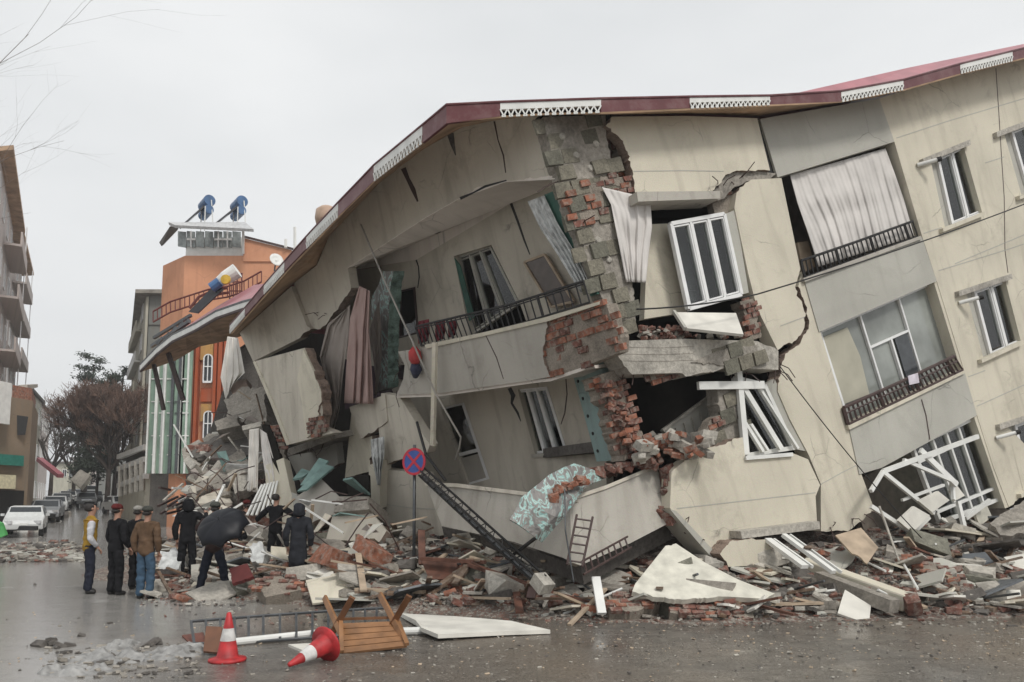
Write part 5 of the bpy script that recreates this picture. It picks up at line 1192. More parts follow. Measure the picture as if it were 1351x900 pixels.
# fine debris: uncountable
def fine(n, zones, mats, name, label, smin, smax):
    mbs = [MB() for _ in mats]
    if not TPL:
        for q in range(24): m0 = MB(); m0.chunk((0,0,0), (1,1,1), q, Matrix.Identity(3), .5); TPL.append(m0)
    for k in range(n):
        z = r_.choice(zones); p = rndspot(*z)
        if p is None: continue
        s = r_.uniform(smin, smax)*(1 if r_.random() < .8 else 1.7)
        c = r_.randrange(len(mats)); m_ = mbs[c]
        R_ = Matrix.Rotation(r_.uniform(0,6.3), 3, 'Z') @ Matrix.Rotation(r_.uniform(-.6,.6), 3, 'X')
        if r_.random() < .6:
            t0 = r_.choice(TPL); c3_ = Vector((p.x, p.y, p.z+s*.2)); q3 = Vector((s*1.5, s*.9, s*.55)); m_.add([R_ @ Vector((a.x*q3.x, a.y*q3.y, a.z*q3.z))+c3_ for a in t0.v], t0.f)
        else: m_.box((p.x, p.y, p.z+s*.2), (s*r_.uniform(.8,2), s*r_.uniform(.5,1), s*r_.uniform(.12,.5)), R_)
    for m_, mt in zip(mbs, mats): tag(m_.build(name, mt, org=False), label, 'rubble', kind='stuff')
HEAP = [(180,440,700,775), (430,560,700,790), (560,720,690,800), (720,900,735,815), (880,1100,740,815), (1050,1351,720,812), (1150,1351,690,780), (1180,1351,690,800)]
fine(10500, HEAP+[(150,330,690,740),(330,450,690,760)], [CONC, CONCL, CONCD, BRICKD, CONCD, WOOD, GREYP, CONC, BRICKD], 'fine_rubble', 'small crushed masonry, wood and brick bits all over the heap', .025, .12)
fine(1500, [(200,900,760,826), (860,1351,780,828), (180,330,760,800)], [CONCL, BRICKD, CONCD], 'scattered_grit', 'grit and brick crumbs strewn over the wet street', .012, .045)
fine(260, [(60,262,850,895)], [CONC, CONC, CONCD], 'scattered_grit', 'grey crumbs heaped on the street at the lower left', .015, .06)
fine(900, [(0,110,716,742),(0,100,722,738)], [CONC, CONCD, CONCD, CONC, BRICKD, GREYP], 'fine_rubble', 'low line of dirt and masonry bits across the street at the left', .04, .16)
fine(2600, [(0,1351,806,899),(250,1351,815,899),(500,1351,820,870)], [CONCL, CONC, CONCD, WOODP], 'scattered_grit', 'fine gravel and mortar crumbs strewn over the near street', .006, .022)
# countable pieces
SLATE = simple('blue_grey_sheet', (.11,.12,.13), .45, var=.4); STONEB = concrete('greenish_block', (.19,.185,.15))
def pieces(n, zones, name, label, cat, group, mat, shape, smin, smax):
    for k in range(n):
        p = rndspot(*r_.choice(zones))
        if p is None: continue
        s = r_.uniform(smin, smax); mb = MB(); yaw = Matrix.Rotation(r_.uniform(0,6.3), 3, 'Z'); R_ = yaw @ Matrix.Rotation(r_.uniform(-.5,.5), 3, 'X') @ Matrix.Rotation(r_.uniform(-.45,.45), 3, 'Y')
        if shape == 'chunk': mb.chunk((p.x, p.y, p.z+s*.2), (s*1.3, s, s*.6), r_.random(), R_, .45)
        elif shape == 'brick':
            mb.box((p.x, p.y, p.z+.05), (.21, .13, .10), R_)
        elif shape == 'lump': mb.chunk((p.x, p.y, p.z+s*.2), (s*1.6, s, s*.45), r_.random(), R_, .25)
        elif shape == 'board':
            a = [Vector((x*s/2*r_.uniform(.7,1.1), y*s/3*r_.uniform(.7,1.1), 0)) for x, y in ((-1,-1),(0,-1.15),(1,-.9),(1.05,.3),(.6,1),(-.8,1))]
            a = [R_ @ q + Vector((p.x, p.y, p.z+.12)) for q in a]; poly3('x', a, .035, mat, mb=mb, away=Vector((0,0,-1)))
        elif shape == 'plank': d = R_ @ Vector((s/2, 0, 0)); c = Vector((p.x, p.y, p.z+.12)); mb.beam(c-d, c+d, r_.uniform(.05,.12), .035)
        elif shape == 'pipe': d = R_ @ Vector((s/2, 0, 0)); c = Vector((p.x, p.y, p.z+.12)); mb.tube([c-d, c+d], .02, 7)
        o = mb.build(name, r_.choice(mat) if isinstance(mat, list) else mat, bevel=.008 if shape in ('brick', 'lump') else 0)
        tag(o, label, cat, group)
LEFT = [(200,330,745,795), (290,440,700,770), (180,300,700,760)]; MID = [(430,560,700,785), (560,720,700,795), (430,720,740,800)]; RIGHT = [(730,900,750,812), (880,1100,745,812), (1050,1351,735,812), (1200,1351,690,780)]
for Z, nm, f in ((LEFT, 'left heap near the onlookers', .8), (MID, 'middle heap around the road sign', 1), (RIGHT, 'right heap under the cream walls', 1.5)):
    pieces(int(52*f), Z, 'brick_piece', 'broken red hollow brick lying in the '+nm, 'brick', 'bricks in the '+nm, [BRICKD, BRICKO, BRICKD, BRICKD], 'brick', .2, .3)
    pieces(int(26*f), Z, 'brick_lump', 'mortared clump of red bricks lying in the '+nm, 'brick', 'brick clumps in the '+nm, [BRICKD, BRICKD, BRICKO], 'lump', .14, .28)
    pieces(int(44*f), Z, 'concrete_chunk', 'rough grey concrete chunk lying in the '+nm, 'concrete chunk', 'concrete chunks in the '+nm, [CONC, CONCL, CONCD], 'chunk', .12, .42)
    pieces(int(44*f), Z, 'plaster_fragment', 'flat pale plaster fragment lying in the '+nm, 'plaster piece', 'plaster fragments in the '+nm, [CREAM, FOAM, GREYP, CREAM_L, CONCL], 'board', .25, .75)
    pieces(int((60 if 'middle' in nm else 26)*f), Z, 'broken_plank', 'splintered brown plank lying in the '+nm, 'plank', 'planks in the '+nm, [WOOD, WOOD, RUST, WOODP], 'plank', .5, 1.7)
    pieces(int(13*f), Z, 'broken_slab', 'large flat broken slab tilted in the '+nm, 'slab', 'large slabs in the '+nm, [CONC, CONCL, CREAM, GREYP, CONCD, SLATE], 'board', .7, 1.35)
    pieces(int(10*f), Z, 'concrete_block', 'large rough concrete block sunk in the '+nm, 'concrete block', 'large blocks in the '+nm, [CONC, CONCL, STONEB], 'chunk', .42, .7)
    pieces(int(14*f), Z, 'bent_pipe', 'thin pale pipe sticking out of the '+nm, 'pipe', 'pipes in the '+nm, [WHITEF, GREYM], 'pipe', .5, 1.3)
# named big pieces
def big(name, pts, Ys, t, mat, label, cat, amp=1.5, sd=1, edge=None, em=None):
    us = [p[0] for p in pts]; vs2 = [p[1] for p in pts]; u0, u1, v0, v1 = min(us), max(us), min(vs2), max(vs2)
    pl = fit((u0, v1, Ys[0]), (u1, v1, Ys[1]), ((u0+u1)/2, v0, Ys[2])); o = panel(name, pts, pl, t, mat, None, amp=amp, seed=sd, bevel=.006)
    return tag(o, label, cat)
big('fallen_insulation_board', [(834,780),(838,770),(878,720,1),(892,717),(930,742),(975,765),(1022,783,1),(1010,790),(960,787,1),(900,791,1),(868,788,1)], (11.1,11.3,12.4), .09, FOAMD, 'large triangular speckled white board lying on the heap below the cream wall', 'insulation board', 1.2, 3)
big('brick_wall_fragment', [(884,795),(940,796),(994,797),(995,815,1),(960,817,1),(920,813,1),(884,808,1)], (11.0,11.1,11.4), .3, BRICKR, 'flat brick wall fragment just below the speckled triangular board', 'brick fragment', 1.5, 4)
big('brick_wall_fragment', [(802,786),(840,780),(873,778),(872,792,1),(842,806,1),(805,806,1)], (11.1,11.2,11.6), .3, BRICKR, 'brick wall fragment at the left corner of the speckled triangular board', 'brick fragment', 1.5, 5)
big('brick_wall_fragment', [(1190,732),(1215,734,1),(1262,752,1),(1264,764),(1240,767,1),(1205,750,1),(1191,741)], (13,12.8,13.4), .35, BRICKR, 'long brick wall fragment lying right of the fallen column', 'brick fragment', 1.5, 6)
big('brick_wall_fragment', [(1195,814),(1215,810,1),(1262,822,1),(1258,828),(1215,828,1)], (11.2,11.2,11.7), .12, BRICKD, 'low red brick lump at the front edge of the right heap', 'brick fragment', 1.6, 7)
FB = MATS['speckled_insulation_board']; t_ = FB.node_tree; b_ = t_.nodes['Principled BSDF']; v_ = coords(t_); lk = b_.inputs['Base Color'].links[0].from_socket
vo_ = tex(t_, 'ShaderNodeTexVoronoi', 7, 1, v_); t_.links.new(mixc(t_, ramp(t_, vo_.outputs['Distance'], [(.10,(1,)*3),(.14,(0,)*3)]), lk, (.10,.085,.07)), b_.inputs['Base Color'])
e = empty('fallen_column', P(1190,800,11.6), 'fallen pale column lying diagonally out of the heap, brick at its broken end', 'column')
mb = MB(); mb.beam(P(1060,745,13.2), P(1200,796,11.6), .30, .26); mb.build('shaft', CREAM, e, bevel=.03)
mb = MB(); mb.chunk(P(1203,798,11.5), (.25,.3,.28), 5); mb.build('broken_end', BRICKD, e)
mb = MB(); mb.beam(P(1080,762,12.6), P(1180,800,11.4), .22, .2); mb.build('rebar_core', CONC, e)
for k, (a, b, w_, lb) in enumerate((((1013,712,12.9),(1062,748,12.0),.13,'upper of two white window rails sliding out under the cream wall'), ((1034,706,12.9),(1100,755,12.0),.10,'lower right of two white window rails sliding out under the cream wall'))):
    mb = MB(); mb.beam(P(*a), P(*b), w_, .06); mb.beam(P(a[0]+8, a[1], a[2]), P(b[0]+10, b[1], b[2]), w_*.3, .05); tag(mb.build('window_rail', WHITEF), lb, 'window rail')
big('plywood_board', [(1102,706),(1136,696),(1159,722),(1144,744,1),(1120,726)], (12.7,12.7,13.4), .03, WOODP, 'pale orange plywood board standing in the heap under the cracked pier', 'plywood board', 1.5, 8)
big('dark_roofing_sheet', [(1262,732),(1300,728),(1326,760,1),(1320,770),(1285,766,1)], (13.6,13.4,14.2), .08, simple('slate_sheet', (.10,.11,.12), .4), 'dark slate coloured sheet lying at the right end of the heap', 'roofing sheet', 1.5, 9)
big('white_board', [(1324,735),(1351,730),(1372,752),(1351,756,1),(1338,748)], (13.6,13.4,14.2), .05, FOAM, 'white broken panel at the right frame edge, upper one', 'panel', 1.2, 10)
big('white_board', [(1324,778),(1346,778),(1349,795),(1330,797)], (12.2,12.2,12.6), .05, FOAM, 'small white broken panel near the right frame edge, lower one', 'panel', 1.2, 11)
big('rock_slab', [(1306,690,1),(1351,660),(1400,655),(1400,700,1),(1351,704,1),(1320,706,1)], (15,14.8,15.6), .5, CONC, 'thick broken concrete slab under the right end of the facade', 'concrete slab', 1.8, 12)
big('foam_block', [(402,748),(438,742,1),(442,762),(418,766,1),(404,760)], (14.3,14.2,14.8), .2, FOAM, 'bright white foam block right of the hooded onlooker', 'foam block', 1.2, 13)
big('cardboard_box', [(413,767),(434,765),(435,782),(414,783)], (14,14,14), .3, CREAM, 'cream cardboard box in front of the white foam block', 'box', 0, 14)
big('foam_board', [(522,760,1),(536,755),(552,757),(550,774),(534,776,1)], (13.8,13.8,14.3), .06, FOAM, 'white foam board piece lying just below the road sign', 'foam board', 1.5, 15)
big('board_piece', [(650,782),(677,781),(678,800),(652,800)], (12.3,12.3,12.5), .15, CREAM, 'square cream block in the grit left of the lattice pole base', 'block', 1, 16)
big('board_piece', [(656,797,1),(694,796),(697,802),(680,806,1),(662,805)], (11.9,11.9,12.4), .04, FOAM, 'flat white board piece in front of the square cream block', 'board', 1, 17)
big('concrete_beam', [(560,709),(600,714),(682,740),(684,750),(640,745),(600,735),(566,722)], (15,13.4,15), .3, CREAM_L, 'long pale beam lying in the heap below the lower parapet', 'beam', 1.2, 18)
for k, (a, b, m_) in enumerate((((556,737,13.6),(640,742,13.2),RUST), ((600,772,12.9),(622,738,13.4),WOOD), ((560,788,12.6),(612,750,13.3),WOOD), ((620,745,13.2),(706,775,12.2),RUST), ((700,790,11.6),(706,762,11.8),BROWNM), ((786,762,11.4),(794,810,11.0),WHITEF), ((556,700,14.2),(557,745,13.8),RUST), ((470,778,13),(560,781,12.6),WOODP), ((640,765,12.6),(610,800,12.2),WOODP))):
    mb = MB(); mb.beam(P(*a), P(*b), .13, .06); tag(mb.build('timber_beam', m_, bevel=.005), ('dark rusty beam lying level just right of the sign', 'short brown prop leaning left in the middle heap', 'brown plank pointing down to the table', 'long rusty beam running to the pole base', 'dark post standing beside the pole base', 'white bar standing in the right heap', 'rusty post standing at the foot of the sign', 'thin pale plank level behind the overturned table', 'thin pale plank leaning in front of the long rusty beam')[k], 'beam')
o = poly3('wardrobe_panel', [P(556,740,13.8), P(620,738,13.6), P(612,764,13.3), P(566,764,13.4)], .05, RUST); tag(o, 'brown broken cupboard panel in the middle heap right of the sign', 'cupboard panel')
big('cupboard_board', [(302,750),(326,743),(334,760,1),(306,770,1)], (13.8,13.6,14.2), .07, simple('dark_red_wood', (.12,.02,.018), .7), 'dark red broken cupboard board just right of the umbrella holder', 'cupboard board', 1, 19)
big('brick_wall_fragment', [(336,768,1),(362,757,1),(396,766,1),(398,778),(350,788,1)], (13,13,13.6), .3, BRICKR, 'brick wall fragment in front of the arm-stretching man', 'brick fragment', 1.5, 20)
big('white_bundle', [(328,722,1),(345,714,1),(352,730,1),(346,744,1),(332,742,1)], (15.5,15.5,15.8), .3, FOIL, 'white crumpled plastic bundle between the umbrella holder and the arm-stretching man', 'bundle', 2, 21)
big('white_bundle', [(210,728,1),(232,722,1),(242,738,1),(232,752,1),(208,750,1)], (16.6,16.6,17), .3, FOIL, 'white crumpled plastic bundle right of the brown jacket man', 'bundle', 2, 22)
big('fallen_slab', [(322,690),(352,682,1),(386,700,1),(350,712),(326,706,1)], (18.6,18.4,19.2), .3, CONCL, 'pale slab lying behind the arm-stretching man', 'slab', 1.5, 23)
for k, (u, v, s) in enumerate(((455,744,.75), (420,690,.0), (492,728,.5))):
    if s: mb = MB(); mb.chunk(P(u, v, 15-k*.3), (s*1.6, s, s*.6), 70+k, jag=.3); tag(mb.build('brick_lump', BRICKO), ('largest light red brick mound left of the road sign', '', 'smaller light red brick mound just left of the sign pole')[k], 'brick mound')
# ------------------------------------------------------------------ street objects in front
def front(u, v, up=0): p = G(u, v); return p
# overturned wooden folding table
TW = simple('varnished_wood', (.27,.135,.06), .45, var=.35, scale=5); TW2 = simple('dark_varnished_wood', (.16,.07,.03), .5, var=.35, scale=5)
tb = empty('folding_table', G(492, 862), 'overturned brown wooden folding table with crossed legs pointing up', 'table')
a, b, c, d = P(450,822,9.35), P(524,819,9.45), P(537,852,9.0), P(451,862,8.85)
a.z = max(a.z, .02); Q = [a, b, c, d]; nrm = (b-a).cross(d-a).normalized()
if nrm.z < 0: nrm = -nrm
for k in range(5):
    t0, t1 = k/5+.012, (k+1)/5-.012; mb = MB(); poly3('x', [bil(Q,0,t0), bil(Q,1,t0), bil(Q,1,t1), bil(Q,0,t1)], .03, TW, mb=mb, away=-nrm); mb.build('slat', TW, tb, bevel=.003)
mb = MB(); mb.beam(a+nrm*.02, d+nrm*.02, .05, .04, nrm); mb.build('batten', TW, tb); mb = MB(); mb.beam(b+nrm*.02, c+nrm*.02, .05, .04, nrm); mb.build('batten', TW, tb)
for (p, q, m_) in (((428,788,9.75),(462,862,8.95),TW), ((465,788,9.2),(431,848,9.5),TW2), ((501,784,9.75),(536,850,9.05),TW), ((540,786,9.2),(505,846,9.5),TW2)):
    mb = MB(); mb.beam(P(*p), P(*q), .075, .035, Vector((0,1,.3))); mb.build('leg', m_, tb, bevel=.004)
mb = MB(); mb.beam(P(444,817,9.5), P(517,815,9.5), .04, .03); mb.build('crossbar', TW2, tb)
# traffic cones
RC = simple('red_cone_rubber', (.40,.022,.025), .55, var=.45, scale=9); WC = simple('white_cone_band', (.60,.59,.57), .5, var=.3, scale=12)
def cone(base, axis, label, h=.52, rb=.115):
    e = empty('traffic_cone', base, label, 'traffic cone', 'traffic cones on the street'); ax = Vector(axis).normalized(); 
    def rad(t): return lerp(rb, .022, t)
    mb = MB(); mb.smooth = True; mb.lathe(base, [(.19,0),(.20,.012),(.195,.03),(.13,.04),(rad(0),.05),(rad(.36),.05+.36*(h-.05))], 28, ax); mb.lathe(base, [(0,.002),(.19,0)], 28, ax); mb.build('base', RC, e)
    mb = MB(); mb.smooth = True; mb.lathe(base, [(rad(.36)+.002,.05+.36*(h-.05)),(rad(.64)+.002,.05+.64*(h-.05))], 28, ax); mb.build('white_band', WC, e)
    mb = MB(); mb.smooth = True; mb.lathe(base, [(rad(.64),.05+.64*(h-.05)),(rad(.985),h-.01),(.012,h),(0,h)], 28, ax); mb.build('tip', RC, e)
cone(G(300, 872), (0,0,1), 'upright red and white traffic cone beside the fallen railing')
p0 = G(431, 872); p0.z = .185; q0 = G(369, 887); q0.z = .02
cone(p0, q0-p0, 'red and white traffic cone lying on its side in front of the table', h=.56)
# fallen railing
FR = empty('fallen_railing', G(300, 855), 'long grey metal railing lying on edge behind the upright cone', 'railing')
T_ = [P(252,820,9.8), P(340,813,10.1), P(440,806,10.4), P(512,802,10.7)]; B_ = [P(256,855,9.3), P(340,852,9.45), P(440,843,9.8), P(512,836,10.1)]
for p in B_: p.z = max(p.z, .03)
for l in (T_, B_): mb = MB(); mb.tube(l, .02, 6); mb.build('rail', GREYM, FR)
for k in range(15): mb = MB(); t = k/14; mb.beam(jlerp(T_, t), jlerp(B_, t), .03, .03); mb.build('baluster', GREYM, FR)
def board(name, q, t, mat, label, cat, z=None):
    pts = [G(u, v, zz)  for u, v, zz in q]; o = poly3(name, pts, t, mat, away=Vector((0,0,-1))); return tag(o, label, cat)
board('white_wall_board', [(528,809,.06),(600,813,.08),(674,819,.09),(726,831,.06),(664,833,.07),(578,837,.09),(556,828,.12),(548,818,.10)], .05, FOAM, 'large flat white board lying on the street right of the table', 'board')
mb = MB(); mb.tube([G(300,848,.05), G(430,834,.05)], .045, 10); tag(mb.build('white_pipe', WHITEF), 'white plastic pipe lying behind the fallen grey railing', 'pipe')
mb = MB(); mb.tube([G(532,833,.05), G(564,832,.05)], .05, 10); tag(mb.build('white_pipe', WHITEF), 'short white pipe end between the table and the white board', 'pipe')
o = poly3('brown_board', [P(272,826,9.0), P(293,827,9.0), P(290,861,8.7), P(268,859,8.72)], .03, simple('brown_laminate', (.14,.06,.03), .45)); tag(o, 'brown laminate board standing just left of the upright cone', 'board')
o = poly3('brown_board', [P(240,838,9.9), P(268,834,9.9), P(272,844,9.6), P(262,856,9.3), P(252,850,9.4)], .05, simple('red_brown_board', (.16,.05,.03), .6)); tag(o, 'red brown broken board lying left of the standing brown board', 'board')
o = poly3('plaster_piece', [G(380,850,.03), G(420,848,.03), G(436,856,.03), G(400,858,.03)], .03, FOAM); tag(o, 'small white board scrap behind the fallen cone', 'board')
o = poly3('grey_block', [P(432,846,9.0), P(443,846,9.0), P(443,861,8.9), P(432,860,8.9)], .1, CONC); tag(o, 'small grey block between the fallen cone and the table', 'block')
# grey rags on the street, lower left
for k, (cu, cv, su, sv, lb) in enumerate(((150,868,62,9,'long grey rag heap on the wet street, lower left'), (232,862,38,12,'crumpled grey rag heap left of the upright cone'), (100,886,50,7,'low grey rag heap nearest the lower left corner'), (158,852,22,7,'small blue-grey rag lump behind the rag heaps'))):
    mb = MB(); N = 40; vv = []; c = G(cu, cv); ex = G(cu+su, cv).x-c.x; ey = (G(cu, cv-sv).y-G(cu, cv+sv).y)/2
    for j in range(N+1):
        for i in range(N+1):
            x, y = (i/N*2-1), (j/N*2-1); rr = math.hypot(x, y); q = Vector((c.x+x*ex, c.y+y*ey, 0)); h = max(0, 1-rr*rr)
            n1 = noise.noise(q*6+Vector((k*9,0,0))); n2 = noise.noise(q*15)
            vv.append((q.x, q.y, -.02+h**.5*(.06+.10*n1+.06*n2)+(0 if rr < 1 else -.05)))
    mb.add(vv, [(j*(N+1)+i, j*(N+1)+i+1, (j+1)*(N+1)+i+1, (j+1)*(N+1)+i) for j in range(N) for i in range(N)]); mb.smooth = True
    tag(mb.build('rag_heap', simple('wet_grey_rag', (.30,.295,.285), .5, var=.5, scale=9, bmp=.6) if k == 0 else MATS['wet_grey_rag']), lb, 'rag')
for k, (u, v, s) in enumerate(((52,853,.12), (66,852,.1), (80,854,.09), (92,853,.08), (68,846,.08), (108,840,.06), (200,852,.13), (208,850,.1), (46,772,.05), (145,823,.05))):
    mb = MB(); p = G(u, v); mb.chunk((p.x, p.y, s*.25), (s*1.8, s, s*.6), 40+k); tag(mb.build('stone_crumb', CONCD), 'dark stone crumb lying alone on the wet street, lower left', 'stone', 'stone crumbs on the wet street')
# road sign
sg = empty('road_sign', Vector((P(547,770,14.6).x, 14.6, .2)), 'round blue no-stopping sign with red border and red cross on a pole', 'road sign')
ctr = P(546,609,14.6); nx = Vector((-.5,-1,0)).normalized(); sx = Vector((nx.y*-1, nx.x, 0)); 
if sx.x < 0: sx = -sx
r0 = .265
mb = MB(); pb_ = Vector((ctr.x+.02, 14.68, -.1)); mb.tube([pb_, Vector((ctr.x+.0, 14.68, ctr.z+.33))], .032, 10); mb.build('pole', GREYM, sg, smooth=True)
mb = MB(); mb.lathe(ctr, [(0,-.012),(r0,-.012),(r0,0),(0,0)], 40, nx); dsk = mb.build('disc', simple('sign_blue', (.035,.075,.28), .4, var=.15), sg)
mb = MB(); mb.lathe(ctr, [(r0*.82,.003),(r0,.003),(r0,-.014)], 40, nx); SR = simple('sign_red', (.42,.02,.04), .4, var=.15); mb.build('red_border', SR, dsk)
mb = MB()
for s in (-1, 1):
    d = (sx+Vector((0,0,s))).normalized(); c = ctr+nx*(.004 if s > 0 else .0045); mb.beam(c-d*r0*.83, c+d*r0*.83, .05, .006, nx)
mb.build('red_cross', SR, dsk)
# overhead wires
def wire(pts, r, label):
    mb = MB(); mb.tube(pts, r, 5); mb.smooth = True; tag(mb.build('overhead_wire', BLACKM), label, 'wire')
def sag(p, q, s, n=14): return [p.lerp(q, i/n)-Vector((0,0,s*4*(i/n)*(1-i/n))) for i in range(n+1)]
wire(sag(R.hit(1460,225,1.0), R.hit(1000,388,.8), .12)+sag(R.hit(1000,388,.8), R.hit(840,408,.7), .05)[1:], .014, 'black wire sagging across the right facade to the broken corner')
wire(sag(R.hit(1028,482,.5), R.hit(1216,710,.9), .1), .010, 'thin wire dropping diagonally over the cracked pier')
LW = simple('pale_cable', (.3,.28,.25), .6)
mb = MB(); mb.tube([L.hit(476,296,.4), L.hit(508,372,.6), L.hit(546,455,.7), L.hit(575,520,.6), L.hit(608,577,.4), L.hit(606,592,.4), L.hit(601,606,.3)], .02, 6); tag(mb.build('overhead_wire', LW), 'pale cable falling from the upper wall band past the balcony corner', 'wire')
mb = MB(); mb.tube([P(745,645,11.3), P(746,700,11.0), P(757,768,10.9)], .012, 5); tag(mb.build('loose_wire', GREYM), 'thin wire hanging down in front of the lower parapet corner', 'wire')
mb = MB(); mb.tube([P(1160,668,13), P(1186,740,12.6)], .02, 6); tag(mb.build('loose_bar', CONCL), 'thin pale bar leaning on the foot of the cracked pier', 'bar')
# ------------------------------------------------------------------ people
SKIN = simple('skin', (.36,.20,.14), .6, var=.1, scale=8, bmp=.03); HAIR = simple('dark_hair', (.018,.014,.012), .7, var=.2, scale=30)
def skinmesh(name, verts, edges, radii, mat, parent, sub=2, root=0, wr=False):
    me = bpy.data.meshes.new(name); me.from_pydata([tuple(v) for v in verts], edges, []); o = bpy.data.objects.new(name, me); col.objects.link(o)
    m = o.modifiers.new('skin', 'SKIN'); m.branch_smoothing = .4; m.use_smooth_shade = True
    for i, r in enumerate(radii):
        sv = me.skin_vertices[0].data[i]; sv.radius = r if isinstance(r, tuple) else (r, r); sv.use_root = (i == root)
    s = o.modifiers.new('sub', 'SUBSURF'); s.levels = sub; s.render_levels = sub
    dg = bpy.context.evaluated_depsgraph_get(); dg.update(); nm = bpy.data.meshes.new_from_object(o.evaluated_get(dg))
    bpy.data.objects.remove(o); nm.name = name; nm.materials.clear(); nm.materials.append(mat)
    if wr:
        nm.update(); ns = [v.normal.copy() for v in nm.vertices]
        for v, n0 in zip(nm.vertices, ns):
            q = v.co; v.co = v.co+n0*(.016*noise.noise(Vector((q.x*7, q.y*7, q.z*13+len(name))))+.008*noise.noise(q*24)+.004)
    for p in nm.polygons: p.use_smooth = True; p.material_index = 0
    o = bpy.data.objects.new(name, nm); col.objects.link(o); o.parent = parent; return o
def person(label, foot, h, yaw, jacket, trousers, shoes=None, coat=False, hood=False, hat=None, arms=((0,0),(0,0)), legs=(0,0), stance=.12, sleeves=None, group=None, lean=0, wide=1.0, vest=None, cut=1.0, hair=True):
    """arms: for left and right the wrist position relative to the shoulder (side, forward, up) or None; yaw 0 = facing +y (away)"""
    base = Vector(foot); e = empty('person', base, label, 'person', group); e.rotation_euler = (0, 0, yaw); k = h/1.75; ca, sa = 1.0, 0.0
    def T(x, y, z):
        y += lean*z; return Vector((base.x+(x*ca-y*sa)*k, base.y+(x*sa+y*ca)*k, base.z+z*k))
    hip = T(0,0,.95); V = []; E = []; Rr = []
    def add(p, r, par=None):
        V.append(p-base); Rr.append(tuple(x*k for x in r) if isinstance(r, tuple) else r*k)
        if par is not None: E.append((par, len(V)-1))
        return len(V)-1
    J = {}
    pe = add(T(0,0,.95), (.125,.095)); wa = add(T(0,0,1.10), (.115,.085), pe); ch = add(T(0,0,1.30), (.135,.095), wa); nk0 = add(T(0,0,1.43), (.075,.06), ch); nk = add(T(0,.0,1.50), .056, nk0)
    hd = add(T(0,.015,1.58), (.068,.078), nk); hd2 = add(T(0,.01,1.655), (.074,.088), hd); add(T(0,0,1.715), (.05,.06), hd2)
    limb = {}
    for s, i in ((-1, 0), (1, 1)):
        sh = T(s*.175*wide,0,1.40); w_ = arms[i]
        if w_ and w_ != (0,0): wr = T(s*(.175+w_[0]), w_[1], 1.40+w_[2])
        else: wr = T(s*.222*wide, .05, .87)
        mid = sh.lerp(wr, .52); dlen = (wr-sh).length; need = math.sqrt(max(.0004, (.285*k)**2-(dlen/2)**2)) if dlen < .57*k else .02*k
        el = mid+(T(s*.5,-.6,-.6)-T(0,0,0)).normalized()*need
        a0 = add(sh, .055, ch if i == 0 else ch); a1 = add(el, .042, a0); a2 = add(wr, .027, a1)
        dr = (wr-el).normalized(); pm = add(wr+dr*.05*k, (.035,.018), a2)
        sd_ = dr.cross(Vector((0,0,1))); sd_ = sd_.normalized() if sd_.length > .2 else T(1,0,0)-T(0,0,0); sd_ = sd_.normalized()
        fb = dr.cross(sd_).normalized()
        for f in range(4):
            o0 = sd_*(f-1.5)*.021*k; L_ = (.075,.085,.08,.062)[f]*k
            f1 = add(wr+dr*.095*k+o0, .0095, pm); f2 = add(wr+dr*(.095*k+L_*.55)+o0+fb*.012*k, .0085, f1); add(wr+dr*(.095*k+L_*.9)+o0+fb*.035*k, .007, f2)
        t1 = add(wr+dr*.045*k+sd_*.042*k+fb*.012*k, .0105, pm); add(wr+dr*.09*k+sd_*.055*k+fb*.025*k, .009, t1)
        limb[i] = (sh, el, wr)
        lx, ly = s*stance, legs[i]
        hp = T(s*.085,0,.90); kn = T(lerp(s*.085, lx, .5), ly*.5+.03, .49); an = T(lx, ly, .085); to = T(lx+s*.03, ly+.15, .035)
        l0 = add(hp, .085, pe); l1 = add(kn, .056, l0); l2 = add(an, .038, l1); add(T(lx, ly-.02, .05), .035, l2); add(to, (.04,.025), len(V)-1)
        limb[i+2] = (hp, kn, an, to)
    skinmesh('body', V, E, Rr, SKIN, e)
    # jacket
    def garment(name, pts, edges, rad, mat, sub=2): return skinmesh(name, [p-base for p in pts], edges, [tuple(x*k for x in r) if isinstance(r, tuple) else r*k for r in rad], mat, e, sub+1, 0, name in ('jacket', 'trousers', 'sleeve', 'hood'))
    hem = .44 if coat else .77*cut
    pts = [T(0,0,1.28), T(0,0,1.08), T(0,0,.94), T(0,0,hem), T(0,0,1.40), T(0,0,1.515)]
    rad = [(.172*wide,.125), (.158*wide,.12), (.165*wide,.125), ((.215 if coat else .178)*wide,.14), (.14*wide if sleeves is None else .125,.10), (.085,.085)]
    ed = [(0,1),(1,2),(2,3),(0,4),(4,5)]
    if sleeves is None:
        for i in (0, 1):
            sh, el, wr = limb[i]; b_ = len(pts); pts += [sh, el, wr]; rad += [.077, .064, .048]; ed += [(4,b_),(b_,b_+1),(b_+1,b_+2)]
    garment('jacket', pts, ed, rad, jacket)
    if sleeves is not None:
        for i in (0, 1):
            sh, el, wr = limb[i]; garment('sleeve', [sh, el, wr], [(0,1),(1,2)], [.074, .06, .046], sleeves)
    if vest:
        for zz in (.97, 1.16): garment('reflective_band', [T(0,0,zz), T(0,0,zz+.07)], [(0,1)], [(.178*wide,.14), (.178*wide,.14)], vest, 2)
    # trousers
    pts = [T(0,0,1.02), T(0,0,.88)]; rad = [(.15,.11), (.155,.115)]; ed = [(0,1)]
    for i in (2, 3):
        hp, kn, an, to = limb[i]; b_ = len(pts); pts += [hp-Vector((0,0,.05*k)), kn, an-Vector((0,0,.045*k))]; rad += [.100, .080, .070]; ed += [(1,b_),(b_,b_+1),(b_+1,b_+2)]
    garment('trousers', pts, ed, rad, trousers)
